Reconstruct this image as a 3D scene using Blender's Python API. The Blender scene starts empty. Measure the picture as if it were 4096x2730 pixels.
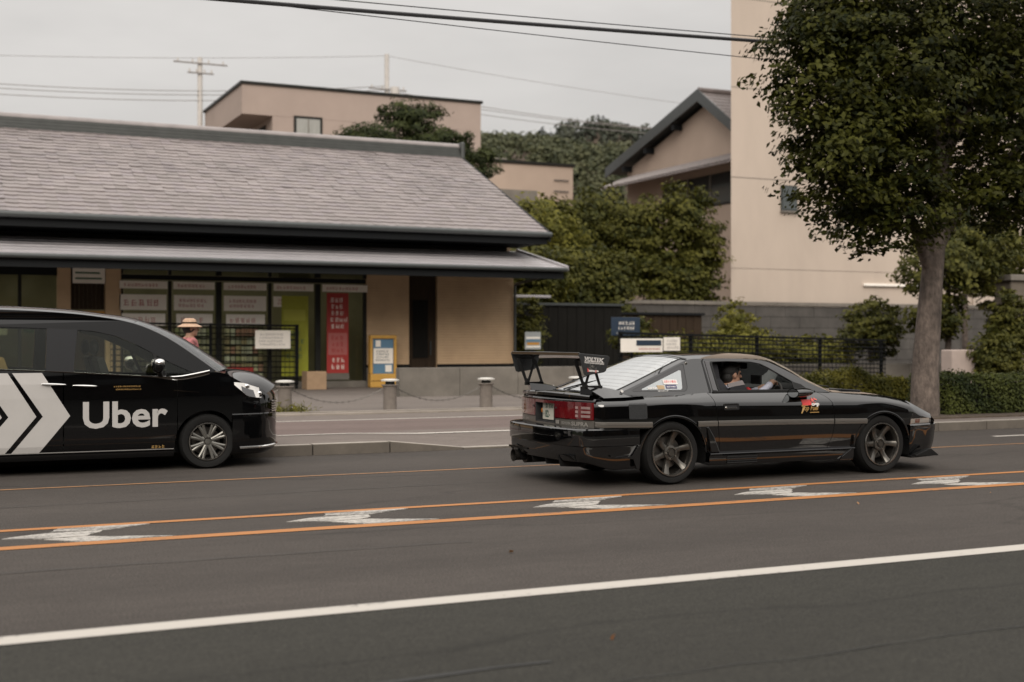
import bpy, bmesh, math, random
import numpy as np
from mathutils import Vector, Matrix
from mathutils.geometry import tessellate_polygon

S = bpy.context.scene
COL = S.collection
R = math.radians

# ------------------------------------------------------------------ camera
cam_data = bpy.data.cameras.new('camera')
cam_data.sensor_width = 36.0
cam_data.lens = 45.0
cam_data.clip_start = 0.1
cam_data.clip_end = 3000.0
cam_data.dof.use_dof = True
cam_data.dof.focus_distance = 12.3
cam_data.dof.aperture_fstop = 1.5
cam = bpy.data.objects.new('camera', cam_data)
COL.objects.link(cam)
cam.location = (0, 0, 1.40)
cam.rotation_euler = (R(90.0), 0, R(-24.94))
S.camera = cam

# ------------------------------------------------------------------ world: overcast sky
SUN_EL, SUN_AZ = R(33.0), R(203.0)      # azimuth measured from +Y towards +X
world = bpy.data.worlds.new('World')
S.world = world
world.use_nodes = True
wt = world.node_tree
wn = wt.nodes
wn.clear()
w_out = wn.new('ShaderNodeOutputWorld')
w_bg = wn.new('ShaderNodeBackground')
w_bg.inputs['Strength'].default_value = 0.1
w_sky = wn.new('ShaderNodeTexSky')
w_sky.sky_type = 'NISHITA'
w_sky.sun_disc = False
w_sky.sun_elevation = SUN_EL
w_sky.sun_rotation = SUN_AZ
w_sky.dust_density = 4.0
w_tc = wn.new('ShaderNodeTexCoord')
w_sep = wn.new('ShaderNodeSeparateXYZ')
wt.links.new(w_tc.outputs['Generated'], w_sep.inputs[0])
w_ramp = wn.new('ShaderNodeMapRange')          # overcast: zenith brighter than the horizon
w_ramp.interpolation_type = 'SMOOTHSTEP'
w_ramp.inputs['From Min'].default_value = 0.12
w_ramp.inputs['From Max'].default_value = 1.0
w_ramp.inputs['To Min'].default_value = 6.3
w_ramp.inputs['To Max'].default_value = 19.0
wt.links.new(w_sep.outputs['Z'], w_ramp.inputs['Value'])
w_map = wn.new('ShaderNodeMapping')
w_map.inputs['Scale'].default_value = (1.0, 1.0, 3.2)
wt.links.new(w_tc.outputs['Generated'], w_map.inputs['Vector'])
w_noise = wn.new('ShaderNodeTexNoise')
w_noise.inputs['Scale'].default_value = 2.6
w_noise.inputs['Detail'].default_value = 5.0
w_noise.inputs['Roughness'].default_value = 0.55
wt.links.new(w_map.outputs[0], w_noise.inputs['Vector'])
w_cl = wn.new('ShaderNodeMapRange')
w_cl.inputs['From Min'].default_value = 0.3
w_cl.inputs['From Max'].default_value = 0.7
w_cl.inputs['To Min'].default_value = 0.86
w_cl.inputs['To Max'].default_value = 1.08
wt.links.new(w_noise.outputs['Fac'], w_cl.inputs['Value'])
w_mul = wn.new('ShaderNodeMath')
w_mul.operation = 'MULTIPLY'
wt.links.new(w_ramp.outputs[0], w_mul.inputs[0])
wt.links.new(w_cl.outputs[0], w_mul.inputs[1])
w_col = wn.new('ShaderNodeVectorMath')
w_col.operation = 'SCALE'
w_col.inputs[0].default_value = (1.0, 0.958, 0.912)
wt.links.new(w_mul.outputs[0], w_col.inputs['Scale'])
w_mix = wn.new('ShaderNodeMix')
w_mix.data_type = 'RGBA'
w_mix.inputs['Factor'].default_value = 0.93
wt.links.new(w_sky.outputs[0], w_mix.inputs[6])
wt.links.new(w_col.outputs[0], w_mix.inputs[7])
wt.links.new(w_mix.outputs[2], w_bg.inputs['Color'])
wt.links.new(w_bg.outputs[0], w_out.inputs['Surface'])

# ------------------------------------------------------------------ sun behind thin cloud
sun_d = bpy.data.lights.new('sun', 'SUN')
sun_d.energy = 2.1
sun_d.angle = R(38)
sun_d.color = (1.0, 0.93, 0.84)
sun = bpy.data.objects.new('sun', sun_d)
COL.objects.link(sun)
sd = Vector((math.sin(SUN_AZ) * math.cos(SUN_EL), math.cos(SUN_AZ) * math.cos(SUN_EL), math.sin(SUN_EL)))
sun.rotation_euler = sd.to_track_quat('Z', 'Y').to_euler()

S.view_settings.view_transform = 'Standard'
S.view_settings.look = 'None'
S.view_settings.gamma = 1.0
S.view_settings.exposure = 0.12
S.view_settings.use_curve_mapping = False
S.render.film_transparent = False
S.cycles.max_bounces = 8
S.cycles.transparent_max_bounces = 12
S.cycles.use_denoising = True

rng = random.Random(7)
NR = np.random.RandomState(11)

# ------------------------------------------------------------------ materials
def mat(name, col, rough=0.6, metal=0.0, var=0.0, scale=6.0, bump=0.0, bscale=60.0, spec=0.5, coat=0.0, stretch=None, dirt=0.0, detail=4.0):
    m = bpy.data.materials.new(name)
    m.use_nodes = True
    nt = m.node_tree
    b = nt.nodes['Principled BSDF']
    b.inputs['Base Color'].default_value = (*col, 1)
    b.inputs['Roughness'].default_value = rough
    b.inputs['Metallic'].default_value = metal
    b.inputs['Specular IOR Level'].default_value = spec
    if coat:
        b.inputs['Coat Weight'].default_value = coat
        b.inputs['Coat Roughness'].default_value = 0.03
    vec = None
    if var or bump or dirt:
        tc = nt.nodes.new('ShaderNodeTexCoord')
        mp = nt.nodes.new('ShaderNodeMapping')
        if stretch:
            mp.inputs['Scale'].default_value = stretch
        nt.links.new(tc.outputs['Object'], mp.inputs['Vector'])
        vec = mp.outputs[0]
    last = None
    if var:
        n = nt.nodes.new('ShaderNodeTexNoise')
        n.inputs['Scale'].default_value = scale
        n.inputs['Detail'].default_value = detail
        n.inputs['Roughness'].default_value = 0.6
        nt.links.new(vec, n.inputs['Vector'])
        r = nt.nodes.new('ShaderNodeMapRange')
        r.inputs['From Min'].default_value = 0.28
        r.inputs['From Max'].default_value = 0.72
        r.inputs['To Min'].default_value = 1.0 - var
        r.inputs['To Max'].default_value = 1.0 + var
        nt.links.new(n.outputs['Fac'], r.inputs['Value'])
        s = nt.nodes.new('ShaderNodeVectorMath')
        s.operation = 'SCALE'
        s.inputs[0].default_value = col
        nt.links.new(r.outputs[0], s.inputs['Scale'])
        last = s.outputs[0]
    if dirt:
        n = nt.nodes.new('ShaderNodeTexNoise')
        n.inputs['Scale'].default_value = scale * 0.23
        n.inputs['Detail'].default_value = 6.0
        nt.links.new(vec, n.inputs['Vector'])
        r = nt.nodes.new('ShaderNodeMapRange')
        r.inputs['From Min'].default_value = 0.35
        r.inputs['From Max'].default_value = 0.7
        r.inputs['To Min'].default_value = 1.0
        r.inputs['To Max'].default_value = 1.0 - dirt
        nt.links.new(n.outputs['Fac'], r.inputs['Value'])
        s = nt.nodes.new('ShaderNodeVectorMath')
        s.operation = 'SCALE'
        if last is not None:
            nt.links.new(last, s.inputs[0])
        else:
            s.inputs[0].default_value = col
        nt.links.new(r.outputs[0], s.inputs['Scale'])
        last = s.outputs[0]
    if last is not None:
        nt.links.new(last, b.inputs['Base Color'])
    if bump:
        n = nt.nodes.new('ShaderNodeTexNoise')
        n.inputs['Scale'].default_value = bscale
        n.inputs['Detail'].default_value = 3.0
        nt.links.new(vec, n.inputs['Vector'])
        bp = nt.nodes.new('ShaderNodeBump')
        bp.inputs['Strength'].default_value = bump
        bp.inputs['Distance'].default_value = 0.01
        nt.links.new(n.outputs['Fac'], bp.inputs['Height'])
        nt.links.new(bp.outputs[0], b.inputs['Normal'])
    return m

def glass_mat(name, tint, refl=0.0, ior=1.5, rough=0.0):
    """thin pane: tinted see-through plus Fresnel reflection (refl adds a reflective film)"""
    m = bpy.data.materials.new(name)
    m.use_nodes = True
    nt = m.node_tree
    nt.nodes.clear()
    o = nt.nodes.new('ShaderNodeOutputMaterial')
    tr = nt.nodes.new('ShaderNodeBsdfTransparent')
    tr.inputs['Color'].default_value = (*tint, 1)
    gl = nt.nodes.new('ShaderNodeBsdfGlossy')
    gl.inputs['Color'].default_value = (0.95, 0.97, 0.97, 1)
    gl.inputs['Roughness'].default_value = rough
    fr = nt.nodes.new('ShaderNodeFresnel')
    fr.inputs['IOR'].default_value = ior
    ad = nt.nodes.new('ShaderNodeMath')
    ad.operation = 'ADD'
    ad.use_clamp = True
    ad.inputs[1].default_value = refl
    nt.links.new(fr.outputs[0], ad.inputs[0])
    mx = nt.nodes.new('ShaderNodeMixShader')
    nt.links.new(ad.outputs[0], mx.inputs['Fac'])
    nt.links.new(tr.outputs[0], mx.inputs[1])
    nt.links.new(gl.outputs[0], mx.inputs[2])
    nt.links.new(mx.outputs[0], o.inputs['Surface'])
    return m

def leaf_mat(name, dark, light, transl=0.25, rough=0.55):
    m = bpy.data.materials.new(name)
    m.use_nodes = True
    nt = m.node_tree
    b = nt.nodes['Principled BSDF']
    at = nt.nodes.new('ShaderNodeAttribute')
    at.attribute_name = 'tone'
    cr = nt.nodes.new('ShaderNodeValToRGB')
    cr.color_ramp.elements[0].color = (*dark, 1)
    cr.color_ramp.elements[1].color = (*light, 1)
    nt.links.new(at.outputs['Fac'], cr.inputs['Fac'])
    nt.links.new(cr.outputs[0], b.inputs['Base Color'])
    b.inputs['Roughness'].default_value = rough
    b.inputs['Specular IOR Level'].default_value = 0.12
    tl = nt.nodes.new('ShaderNodeBsdfTranslucent')
    nt.links.new(cr.outputs[0], tl.inputs['Color'])
    mx = nt.nodes.new('ShaderNodeMixShader')
    mx.inputs['Fac'].default_value = transl
    nt.links.new(b.outputs[0], mx.inputs[1])
    nt.links.new(tl.outputs[0], mx.inputs[2])
    nt.links.new(mx.outputs[0], nt.nodes['Material Output'].inputs['Surface'])
    return m

def asphalt_mat(name, c, var, crack=0.0, speck=0.62):
    m = bpy.data.materials.new(name)
    m.use_nodes = True
    nt = m.node_tree
    L = nt.links.new
    b = nt.nodes['Principled BSDF']
    b.inputs['Roughness'].default_value = 0.85
    b.inputs['Specular IOR Level'].default_value = 0.25
    tc = nt.nodes.new('ShaderNodeTexCoord')
    def noise(scale, detail, stretch=(1, 1, 1), rough=0.6):
        mp = nt.nodes.new('ShaderNodeMapping')
        mp.inputs['Scale'].default_value = stretch
        L(tc.outputs['Object'], mp.inputs['Vector'])
        n = nt.nodes.new('ShaderNodeTexNoise')
        n.inputs['Scale'].default_value = scale
        n.inputs['Detail'].default_value = detail
        n.inputs['Roughness'].default_value = rough
        L(mp.outputs[0], n.inputs['Vector'])
        return n.outputs['Fac']
    def rng_(v, a, b_, c0, d):
        r = nt.nodes.new('ShaderNodeMapRange')
        r.inputs['From Min'].default_value = a
        r.inputs['From Max'].default_value = b_
        r.inputs['To Min'].default_value = c0
        r.inputs['To Max'].default_value = d
        L(v, r.inputs['Value'])
        return r.outputs[0]
    def mul(a, b_):
        k = nt.nodes.new('ShaderNodeMath')
        k.operation = 'MULTIPLY'
        L(a, k.inputs[0]); L(b_, k.inputs[1])
        return k.outputs[0]
    big = rng_(noise(0.35, 4, (0.35, 1.2, 1)), 0.3, 0.7, 1 - var, 1 + var)
    tracks = rng_(noise(1.1, 2, (0.02, 1.0, 1)), 0.3, 0.7, 0.90, 1.10)
    grain = rng_(noise(70, 3, rough=0.85), 0.34, 0.66, 1 - speck, 1 + speck)
    mid = rng_(noise(7, 5, (0.5, 1.3, 1)), 0.3, 0.7, 0.9, 1.1)
    f = mul(mul(big, tracks), mul(grain, mid))
    if crack:
        mp = nt.nodes.new('ShaderNodeMapping')
        mp.inputs['Scale'].default_value = (0.16, 0.55, 1)
        L(tc.outputs['Object'], mp.inputs['Vector'])
        wv = nt.nodes.new('ShaderNodeTexNoise')
        wv.inputs['Scale'].default_value = 1.7
        wv.inputs['Detail'].default_value = 7
        L(mp.outputs[0], wv.inputs['Vector'])
        sc = nt.nodes.new('ShaderNodeVectorMath')
        sc.operation = 'SCALE'
        sc.inputs['Scale'].default_value = 0.55
        L(wv.outputs['Color'], sc.inputs[0])
        av = nt.nodes.new('ShaderNodeVectorMath')
        L(mp.outputs[0], av.inputs[0]); L(sc.outputs[0], av.inputs[1])
        vo = nt.nodes.new('ShaderNodeTexVoronoi')
        vo.feature = 'DISTANCE_TO_EDGE'
        vo.inputs['Scale'].default_value = 0.55
        L(av.outputs[0], vo.inputs['Vector'])
        f = mul(f, rng_(vo.outputs['Distance'], 0.0, 0.008, 1 - crack, 1.0))
    s = nt.nodes.new('ShaderNodeVectorMath')
    s.operation = 'SCALE'
    s.inputs[0].default_value = c
    L(f, s.inputs['Scale'])
    L(s.outputs[0], b.inputs['Base Color'])
    bp = nt.nodes.new('ShaderNodeBump')
    bp.inputs['Strength'].default_value = 0.9
    bp.inputs['Distance'].default_value = 0.006
    L(noise(110, 2, rough=0.8), bp.inputs['Height'])
    L(bp.outputs[0], b.inputs['Normal'])
    return m

def paint_line_mat(name, col, wear=0.45):
    """road paint worn off in specks and streaks so that asphalt shows"""
    m = bpy.data.materials.new(name)
    m.use_nodes = True
    nt = m.node_tree
    L = nt.links.new
    b = nt.nodes['Principled BSDF']
    b.inputs['Roughness'].default_value = 0.7
    tc = nt.nodes.new('ShaderNodeTexCoord')
    n1 = nt.nodes.new('ShaderNodeTexNoise')
    n1.inputs['Scale'].default_value = 26
    n1.inputs['Detail'].default_value = 6
    n1.inputs['Roughness'].default_value = 0.75
    L(tc.outputs['Object'], n1.inputs['Vector'])
    mp = nt.nodes.new('ShaderNodeMapping')
    mp.inputs['Scale'].default_value = (0.5, 3.0, 1)
    L(tc.outputs['Object'], mp.inputs['Vector'])
    n2 = nt.nodes.new('ShaderNodeTexNoise')
    n2.inputs['Scale'].default_value = 2.2
    n2.inputs['Detail'].default_value = 5
    L(mp.outputs[0], n2.inputs['Vector'])
    ad = nt.nodes.new('ShaderNodeMath')
    L(n1.outputs['Fac'], ad.inputs[0]); L(n2.outputs['Fac'], ad.inputs[1])
    cr = nt.nodes.new('ShaderNodeMapRange')
    cr.inputs['From Min'].default_value = 1.17 - wear * 0.3
    cr.inputs['From Max'].default_value = 1.30 - wear * 0.2
    cr.inputs['To Min'].default_value = 0
    cr.inputs['To Max'].default_value = 0.85
    L(ad.outputs[0], cr.inputs['Value'])
    mx = nt.nodes.new('ShaderNodeMix')
    mx.data_type = 'RGBA'
    mx.inputs[6].default_value = (*col, 1)
    mx.inputs[7].default_value = (0.06, 0.055, 0.05, 1)
    L(cr.outputs[0], mx.inputs['Factor'])
    L(mx.outputs[2], b.inputs['Base Color'])
    return m

# ------------------------------------------------------------------ mesh building
class MB:
    def __init__(self):
        self.v, self.f, self.mi = [], [], []
        self.m = 0
    def add(self, vs, fs):
        o = len(self.v)
        self.v += [tuple(p) for p in vs]
        for q in fs:
            self.f.append(tuple(i + o for i in q))
            self.mi.append(self.m)
        return self
    def box(self, x0, x1, y0, y1, z0, z1):
        return self.add([(x0, y0, z0), (x1, y0, z0), (x1, y1, z0), (x0, y1, z0), (x0, y0, z1), (x1, y0, z1), (x1, y1, z1), (x0, y1, z1)],
                        [(0, 3, 2, 1), (4, 5, 6, 7), (0, 1, 5, 4), (1, 2, 6, 5), (2, 3, 7, 6), (3, 0, 4, 7)])
    def obox(self, c, size, M=None):
        hx, hy, hz = [s / 2 for s in size]
        M = M or Matrix.Identity(3)
        c = Vector(c)
        pts = [c + M @ Vector(p) for p in [(-hx, -hy, -hz), (hx, -hy, -hz), (hx, hy, -hz), (-hx, hy, -hz), (-hx, -hy, hz), (hx, -hy, hz), (hx, hy, hz), (-hx, hy, hz)]]
        return self.add(pts, [(0, 3, 2, 1), (4, 5, 6, 7), (0, 1, 5, 4), (1, 2, 6, 5), (2, 3, 7, 6), (3, 0, 4, 7)])
    def tube(self, p0, p1, r0, r1=None, n=10, caps=True):
        r1 = r0 if r1 is None else r1
        p0, p1 = Vector(p0), Vector(p1)
        d = (p1 - p0).normalized()
        u = d.orthogonal().normalized()
        w = d.cross(u)
        vs = []
        for p, r in ((p0, r0), (p1, r1)):
            for i in range(n):
                a = 2 * math.pi * i / n
                vs.append(p + u * (r * math.cos(a)) + w * (r * math.sin(a)))
        fs = [(i, (i + 1) % n, n + (i + 1) % n, n + i) for i in range(n)]
        if caps:
            fs += [tuple(range(n - 1, -1, -1)), tuple(range(n, 2 * n))]
        return self.add(vs, fs)
    def path(self, pts, r, n=8):
        for a, b in zip(pts, pts[1:]):
            self.tube(a, b, r, r, n)
        return self
    def lathe(self, prof, c=(0, 0, 0), axis='Z', n=32, a0=0.0, a1=2 * math.pi):
        c = Vector(c)
        full = abs(a1 - a0 - 2 * math.pi) < 1e-6
        k = n if full else n + 1
        vs = []
        for r, h in prof:
            for i in range(k):
                a = a0 + (a1 - a0) * i / n
                x, y = r * math.cos(a), r * math.sin(a)
                p = {'Z': (x, y, h), 'Y': (x, h, y), 'X': (h, x, y)}[axis]
                vs.append(c + Vector(p))
        fs = []
        for j in range(len(prof) - 1):
            for i in range(n):
                i2 = (i + 1) % k
                fs.append((j * k + i, j * k + i2, (j + 1) * k + i2, (j + 1) * k + i))
        return self.add(vs, fs)
    def ell(self, c, r, n=16, m=10, M=None):
        M = M or Matrix.Identity(3)
        c = Vector(c)
        vs, fs = [c + M @ Vector((0, 0, -r[2]))], []
        for j in range(1, m):
            t = -math.pi / 2 + math.pi * j / m
            for i in range(n):
                a = 2 * math.pi * i / n
                vs.append(c + M @ Vector((r[0] * math.cos(t) * math.cos(a), r[1] * math.cos(t) * math.sin(a), r[2] * math.sin(t))))
        vs.append(c + M @ Vector((0, 0, r[2])))
        for i in range(n):
            fs.append((0, 1 + (i + 1) % n, 1 + i))
            fs.append((len(vs) - 1, 1 + (m - 2) * n + i, 1 + (m - 2) * n + (i + 1) % n))
        for j in range(m - 2):
            for i in range(n):
                fs.append((1 + j * n + i, 1 + j * n + (i + 1) % n, 1 + (j + 1) * n + (i + 1) % n, 1 + (j + 1) * n + i))
        return self.add(vs, fs)
    def cap(self, p0, p1, r0, r1, n=12):
        self.tube(p0, p1, r0, r1, n)
        self.ell(p0, (r0,) * 3, n, 8)
        return self.ell(p1, (r1,) * 3, n, 8)
    def grid(self, rows):
        """rows: list of equally long lists of points"""
        n = len(rows[0])
        vs = [p for r_ in rows for p in r_]
        fs = [(j * n + i, j * n + i + 1, (j + 1) * n + i + 1, (j + 1) * n + i) for j in range(len(rows) - 1) for i in range(n - 1)]
        return self.add(vs, fs)
    def prism(self, loops, fn0, fn1):
        """polygon (outer loop, then holes) in 2D, both faces mapped by fn0 and fn1, with sides"""
        flat = [p for l in loops for p in l]
        tri = tessellate_polygon([[Vector((p[0], p[1], 0)) for p in l] for l in loops])
        n = len(flat)
        vs = [fn0(*p) for p in flat] + [fn1(*p) for p in flat]
        fs = [tuple(t) for t in tri] + [tuple(n + i for i in reversed(t)) for t in tri]
        o = 0
        for l in loops:
            k = len(l)
            for i in range(k):
                a, b = o + i, o + (i + 1) % k
                fs.append((a, b, n + b, n + a))
            o += k
        return self.add(vs, fs)
    def build(self, name, m, parent=None, smooth=None, bevel=None, loc=None, recalc=True, solid=None):
        me = bpy.data.meshes.new(name)
        me.from_pydata([tuple(p) for p in self.v], [], self.f)
        ms = m if isinstance(m, (list, tuple)) else [m]
        for k in ms:
            me.materials.append(k)
        if len(ms) > 1:
            me.polygons.foreach_set('material_index', self.mi)
        if recalc:
            b = bmesh.new()
            b.from_mesh(me)
            bmesh.ops.remove_doubles(b, verts=b.verts, dist=1e-5)
            bmesh.ops.recalc_face_normals(b, faces=b.faces)
            b.to_mesh(me)
            b.free()
        if smooth is not None:
            me.polygons.foreach_set('use_smooth', [True] * len(me.polygons))
            me.set_sharp_from_angle(angle=R(smooth))
        me.update()
        o = bpy.data.objects.new(name, me)
        COL.objects.link(o)
        if parent is not None:
            o.parent = parent
        if loc is not None:
            o.location = loc
        if solid:
            sm = o.modifiers.new('solid', 'SOLIDIFY')
            sm.thickness = solid
            sm.offset = -1
        if bevel:
            bv = o.modifiers.new('bevel', 'BEVEL')
            bv.width = bevel
            bv.segments = 2
            bv.limit_method = 'ANGLE'
            bv.angle_limit = R(40)
        return o

def tag(o, label=None, cat=None, group=None, kind=None):
    if label: o['label'] = label
    if cat: o['category'] = cat
    if group: o['group'] = group
    if kind: o['kind'] = kind
    return o

def thing(name, label, cat, loc=(0, 0, 0), rz=0.0, group=None):
    o = bpy.data.objects.new(name, None)
    o.empty_display_size = 0.2
    COL.objects.link(o)
    o.location = loc
    o.rotation_euler = (0, 0, rz)
    return tag(o, label, cat, group)

def copy_tree(o, parent=None):
    c = o.copy()
    COL.objects.link(c)
    c.parent = parent
    for ch in list(o.children):
        copy_tree(ch, c)
    return c

def bx(name, m, x0, x1, y0, y1, z0, z1, parent=None, bevel=None):
    return MB().box(x0, x1, y0, y1, z0, z1).build(name, m, parent, bevel=bevel)

def curve_at(tab):
    xs = np.array([p[0] for p in tab], float)
    ys = np.array([p[1] for p in tab], float)
    d = np.diff(ys) / np.diff(xs)
    s = np.zeros(len(xs))
    s[0], s[-1] = d[0], d[-1]
    for i in range(1, len(xs) - 1):
        s[i] = 0 if d[i - 1] * d[i] <= 0 else 2 * d[i - 1] * d[i] / (d[i - 1] + d[i])
    def f(x):
        if x <= xs[0]: return float(ys[0])
        if x >= xs[-1]: return float(ys[-1])
        i = int(np.searchsorted(xs, x) - 1)
        h = xs[i + 1] - xs[i]
        t = (x - xs[i]) / h
        return float((2*t**3 - 3*t*t + 1) * ys[i] + (t**3 - 2*t*t + t) * h * s[i] + (3*t*t - 2*t**3) * ys[i+1] + (t**3 - t*t) * h * s[i+1])
    return f

def spline(pts, k=6):
    """Catmull-Rom through points of any dimension"""
    P = [np.array(p, float) for p in pts]
    P = [2 * P[0] - P[1]] + P + [2 * P[-1] - P[-2]]
    out = []
    for i in range(1, len(P) - 2):
        for j in range(k):
            t = j / k
            out.append(0.5 * (2*P[i] + (P[i+1]-P[i-1])*t + (2*P[i-1]-5*P[i]+4*P[i+1]-P[i+2])*t*t + (3*P[i]-P[i-1]-3*P[i+1]+P[i+2])*t**3))
    out.append(P[-2])
    return out

def text(name, s, m, parent, size, fn, shear=0.0, offset=0.0, align='LEFT', xscale=1.0, width=None):
    """flat lettering: every vertex (u right, v up) is placed by fn(u, v)"""
    cu = bpy.data.curves.new(name, 'FONT')
    cu.body = s
    cu.size = size
    cu.shear = shear
    cu.offset = offset
    cu.resolution_u = 3
    cu.align_x = align
    t = bpy.data.objects.new(name, cu)
    COL.objects.link(t)
    dg = bpy.context.evaluated_depsgraph_get()
    me = bpy.data.meshes.new_from_object(t.evaluated_get(dg))
    bpy.data.objects.remove(t)
    bpy.data.curves.remove(cu)
    if width and len(me.vertices):
        us = [v.co.x for v in me.vertices]
        xscale = width / max(1e-4, max(us) - min(us))
        u0 = min(us)
        for v in me.vertices:
            v.co.x -= u0
    for v in me.vertices:
        v.co = fn(v.co.x * xscale, v.co.y)
    me.name = name
    me.materials.clear()
    me.materials.append(m)
    o = bpy.data.objects.new(name, me)
    COL.objects.link(o)
    o.parent = parent
    return o

def leaves(name, pts, size, m, parent=None, tone=None, aspect=0.55, up=0.35, jitter=0.4, nrm=None):
    """one diamond-shaped leaf face per point, joined into one mesh"""
    n = len(pts)
    d = NR.normal(size=(n, 3))
    if nrm is not None:
        d = d * 0.55 + nrm
    d[:, 2] = np.abs(d[:, 2]) * (1 - up) + up
    d /= np.linalg.norm(d, axis=1)[:, None]
    a = NR.normal(size=(n, 3))
    u = np.cross(d, a)
    u /= np.linalg.norm(u, axis=1)[:, None] + 1e-9
    w = np.cross(d, u)
    s = size * (1 + jitter * NR.uniform(-1, 1, n))[:, None]
    V = np.empty((n, 4, 3))
    V[:, 0] = pts - u * s * 0.5
    V[:, 1] = pts + w * s * aspect * 0.5 + d * s * 0.06
    V[:, 2] = pts + u * s * 0.5
    V[:, 3] = pts - w * s * aspect * 0.5 + d * s * 0.06
    me = bpy.data.meshes.new(name)
    me.vertices.add(4 * n)
    me.vertices.foreach_set('co', V.reshape(-1))
    me.loops.add(4 * n)
    me.loops.foreach_set('vertex_index', np.arange(4 * n))
    me.polygons.add(n)
    me.polygons.foreach_set('loop_start', np.arange(n) * 4)
    me.polygons.foreach_set('loop_total', np.full(n, 4))
    tn = (NR.uniform(0, 1, n) if tone is None else np.clip(tone + NR.normal(0, 0.16, n), 0, 1))
    at = me.attributes.new('tone', 'FLOAT', 'POINT')
    at.data.foreach_set('value', np.repeat(tn, 4))
    me.materials.append(m)
    me.update()
    me.validate()
    o = bpy.data.objects.new(name, me)
    COL.objects.link(o)
    if parent is not None:
        o.parent = parent
    return o

def clumps(blobs, n, clump_r=0.35, per=60, shell=0.55):
    """leaf positions: small clumps spread through ellipsoids (cx,cy,cz,rx,ry,rz,weight); returns points, tone"""
    W = np.array([b[6] for b in blobs], float)
    W /= W.sum()
    k = max(1, n // per)
    P, T, N = [], [], []
    for b, c in zip(blobs, NR.multinomial(k, W)):
        d = NR.normal(size=(c, 3))
        d /= np.linalg.norm(d, axis=1)[:, None]
        rr = shell + (1 - shell) * NR.uniform(0, 1, c) ** 0.6
        C = np.array(b[:3]) + d * rr[:, None] * np.array(b[3:6])
        t = NR.uniform(0.1, 0.9, c)
        for i in range(c):
            q = NR.normal(size=(per, 3))
            q *= (NR.uniform(0, 1, per) ** 0.45 * 1.5 / (np.linalg.norm(q, axis=1) + 1e-6))[:, None]
            q = q * clump_r * np.array([1, 1, 0.5]) * NR.uniform(0.55, 1.35)
            P.append(C[i] + q)
            T.append(np.full(per, t[i]))
            N.append(np.repeat(d[i][None], per, 0))
    return np.concatenate(P), np.concatenate(T), np.concatenate(N)
# ------------------------------------------------------------------ materials of the setting
m_asph = asphalt_mat('asphalt', (0.055, 0.0472, 0.0415), 0.16, crack=0.25)
m_darkasph = asphalt_mat('darker_asphalt', (0.030, 0.0285, 0.0235), 0.14, crack=0.3)  # darker and slightly greener than the rest of the road
m_walk = asphalt_mat('pale_asphalt', (0.145, 0.122, 0.108), 0.10, speck=0.2)
m_lot = asphalt_mat('forecourt_asphalt', (0.145, 0.124, 0.110), 0.10, speck=0.2)
m_bike = asphalt_mat('reddish_paving', (0.135, 0.102, 0.092), 0.10, speck=0.2)
m_soil = mat('soil', (0.075, 0.055, 0.04), 0.95, var=0.35, scale=5, bump=0.8, bscale=30)
m_white = paint_line_mat('white_road_paint', (0.44, 0.41, 0.37), 0.05)
m_white_worn = paint_line_mat('worn_white_paint', (0.42, 0.395, 0.36), 0.95)
m_orange = paint_line_mat('orange_road_paint', (0.36, 0.145, 0.036), 0.25)
m_orange_thin = paint_line_mat('faded_orange_paint', (0.30, 0.15, 0.06), 0.4)
m_kerb = mat('kerb_concrete', (0.27, 0.235, 0.20), 0.85, var=0.15, scale=4, bump=0.4, dirt=0.35)
m_conc = mat('concrete', (0.17, 0.152, 0.13), 0.85, var=0.15, scale=3, bump=0.3, dirt=0.4)
m_block = mat('grey_block', (0.070, 0.064, 0.058), 0.9, var=0.2, scale=2.5, bump=0.5, dirt=0.4)
m_cream = mat('cream_render', (0.465, 0.388, 0.325), 0.9, var=0.04, scale=1.6, dirt=0.10, bump=0.1, stretch=(0.8, 0.8, 0.3), detail=7)
m_beige = mat('beige_siding', (0.52, 0.365, 0.225), 0.8, var=0.08, scale=2, bump=0.15, bscale=30)
m_pink = mat('pinkish_render', (0.36, 0.285, 0.245), 0.9, var=0.06, scale=0.6, dirt=0.12)
m_tan = mat('tan_render', (0.40, 0.31, 0.25), 0.9, var=0.06, scale=0.6, dirt=0.1)
m_tile = mat('grey_roof_tile', (0.225, 0.195, 0.19), 0.5, var=0.2, scale=1.7, bump=0.1, dirt=0.2)
m_ridge = mat('dark_ridge_tile', (0.05, 0.053, 0.05), 0.5, var=0.2, scale=3)
m_ridge_cap = mat('ridge_cap_tile', (0.24, 0.215, 0.21), 0.5, var=0.15, scale=3)
m_black = mat('black_metal', (0.008, 0.0085, 0.009), 0.5, spec=0.15)
m_dkframe = mat('dark_bronze', (0.016, 0.016, 0.014), 0.45, var=0.15, spec=0.2)
m_fascia = mat('dark_fascia', (0.009, 0.010, 0.011), 0.55, spec=0.12)
m_gutter = mat('dark_gutter', (0.045, 0.05, 0.05), 0.3, var=0.1)
m_metalroof = mat('pale_metal_roofing', (0.40, 0.38, 0.39), 0.38, metal=0.35, var=0.1, scale=2)
m_wood = mat('dark_brown_wood', (0.032, 0.021, 0.013), 0.7, spec=0.15, var=0.3, scale=4, stretch=(6, 6, 0.6))
m_woodblk = mat('blackened_board', (0.009, 0.0085, 0.0075), 0.8, spec=0.1, var=0.3, scale=4, stretch=(5, 5, 0.5))
m_white_p = mat('white_print', (0.82, 0.77, 0.70), 0.5, var=0.04)
m_red_p = mat('red_print', (0.36, 0.03, 0.025), 0.5)
m_rose_p = mat('rose_print', (0.42, 0.12, 0.11), 0.5)
m_yg = mat('yellow_green_print', (0.30, 0.31, 0.02), 0.5, var=0.1)
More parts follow.
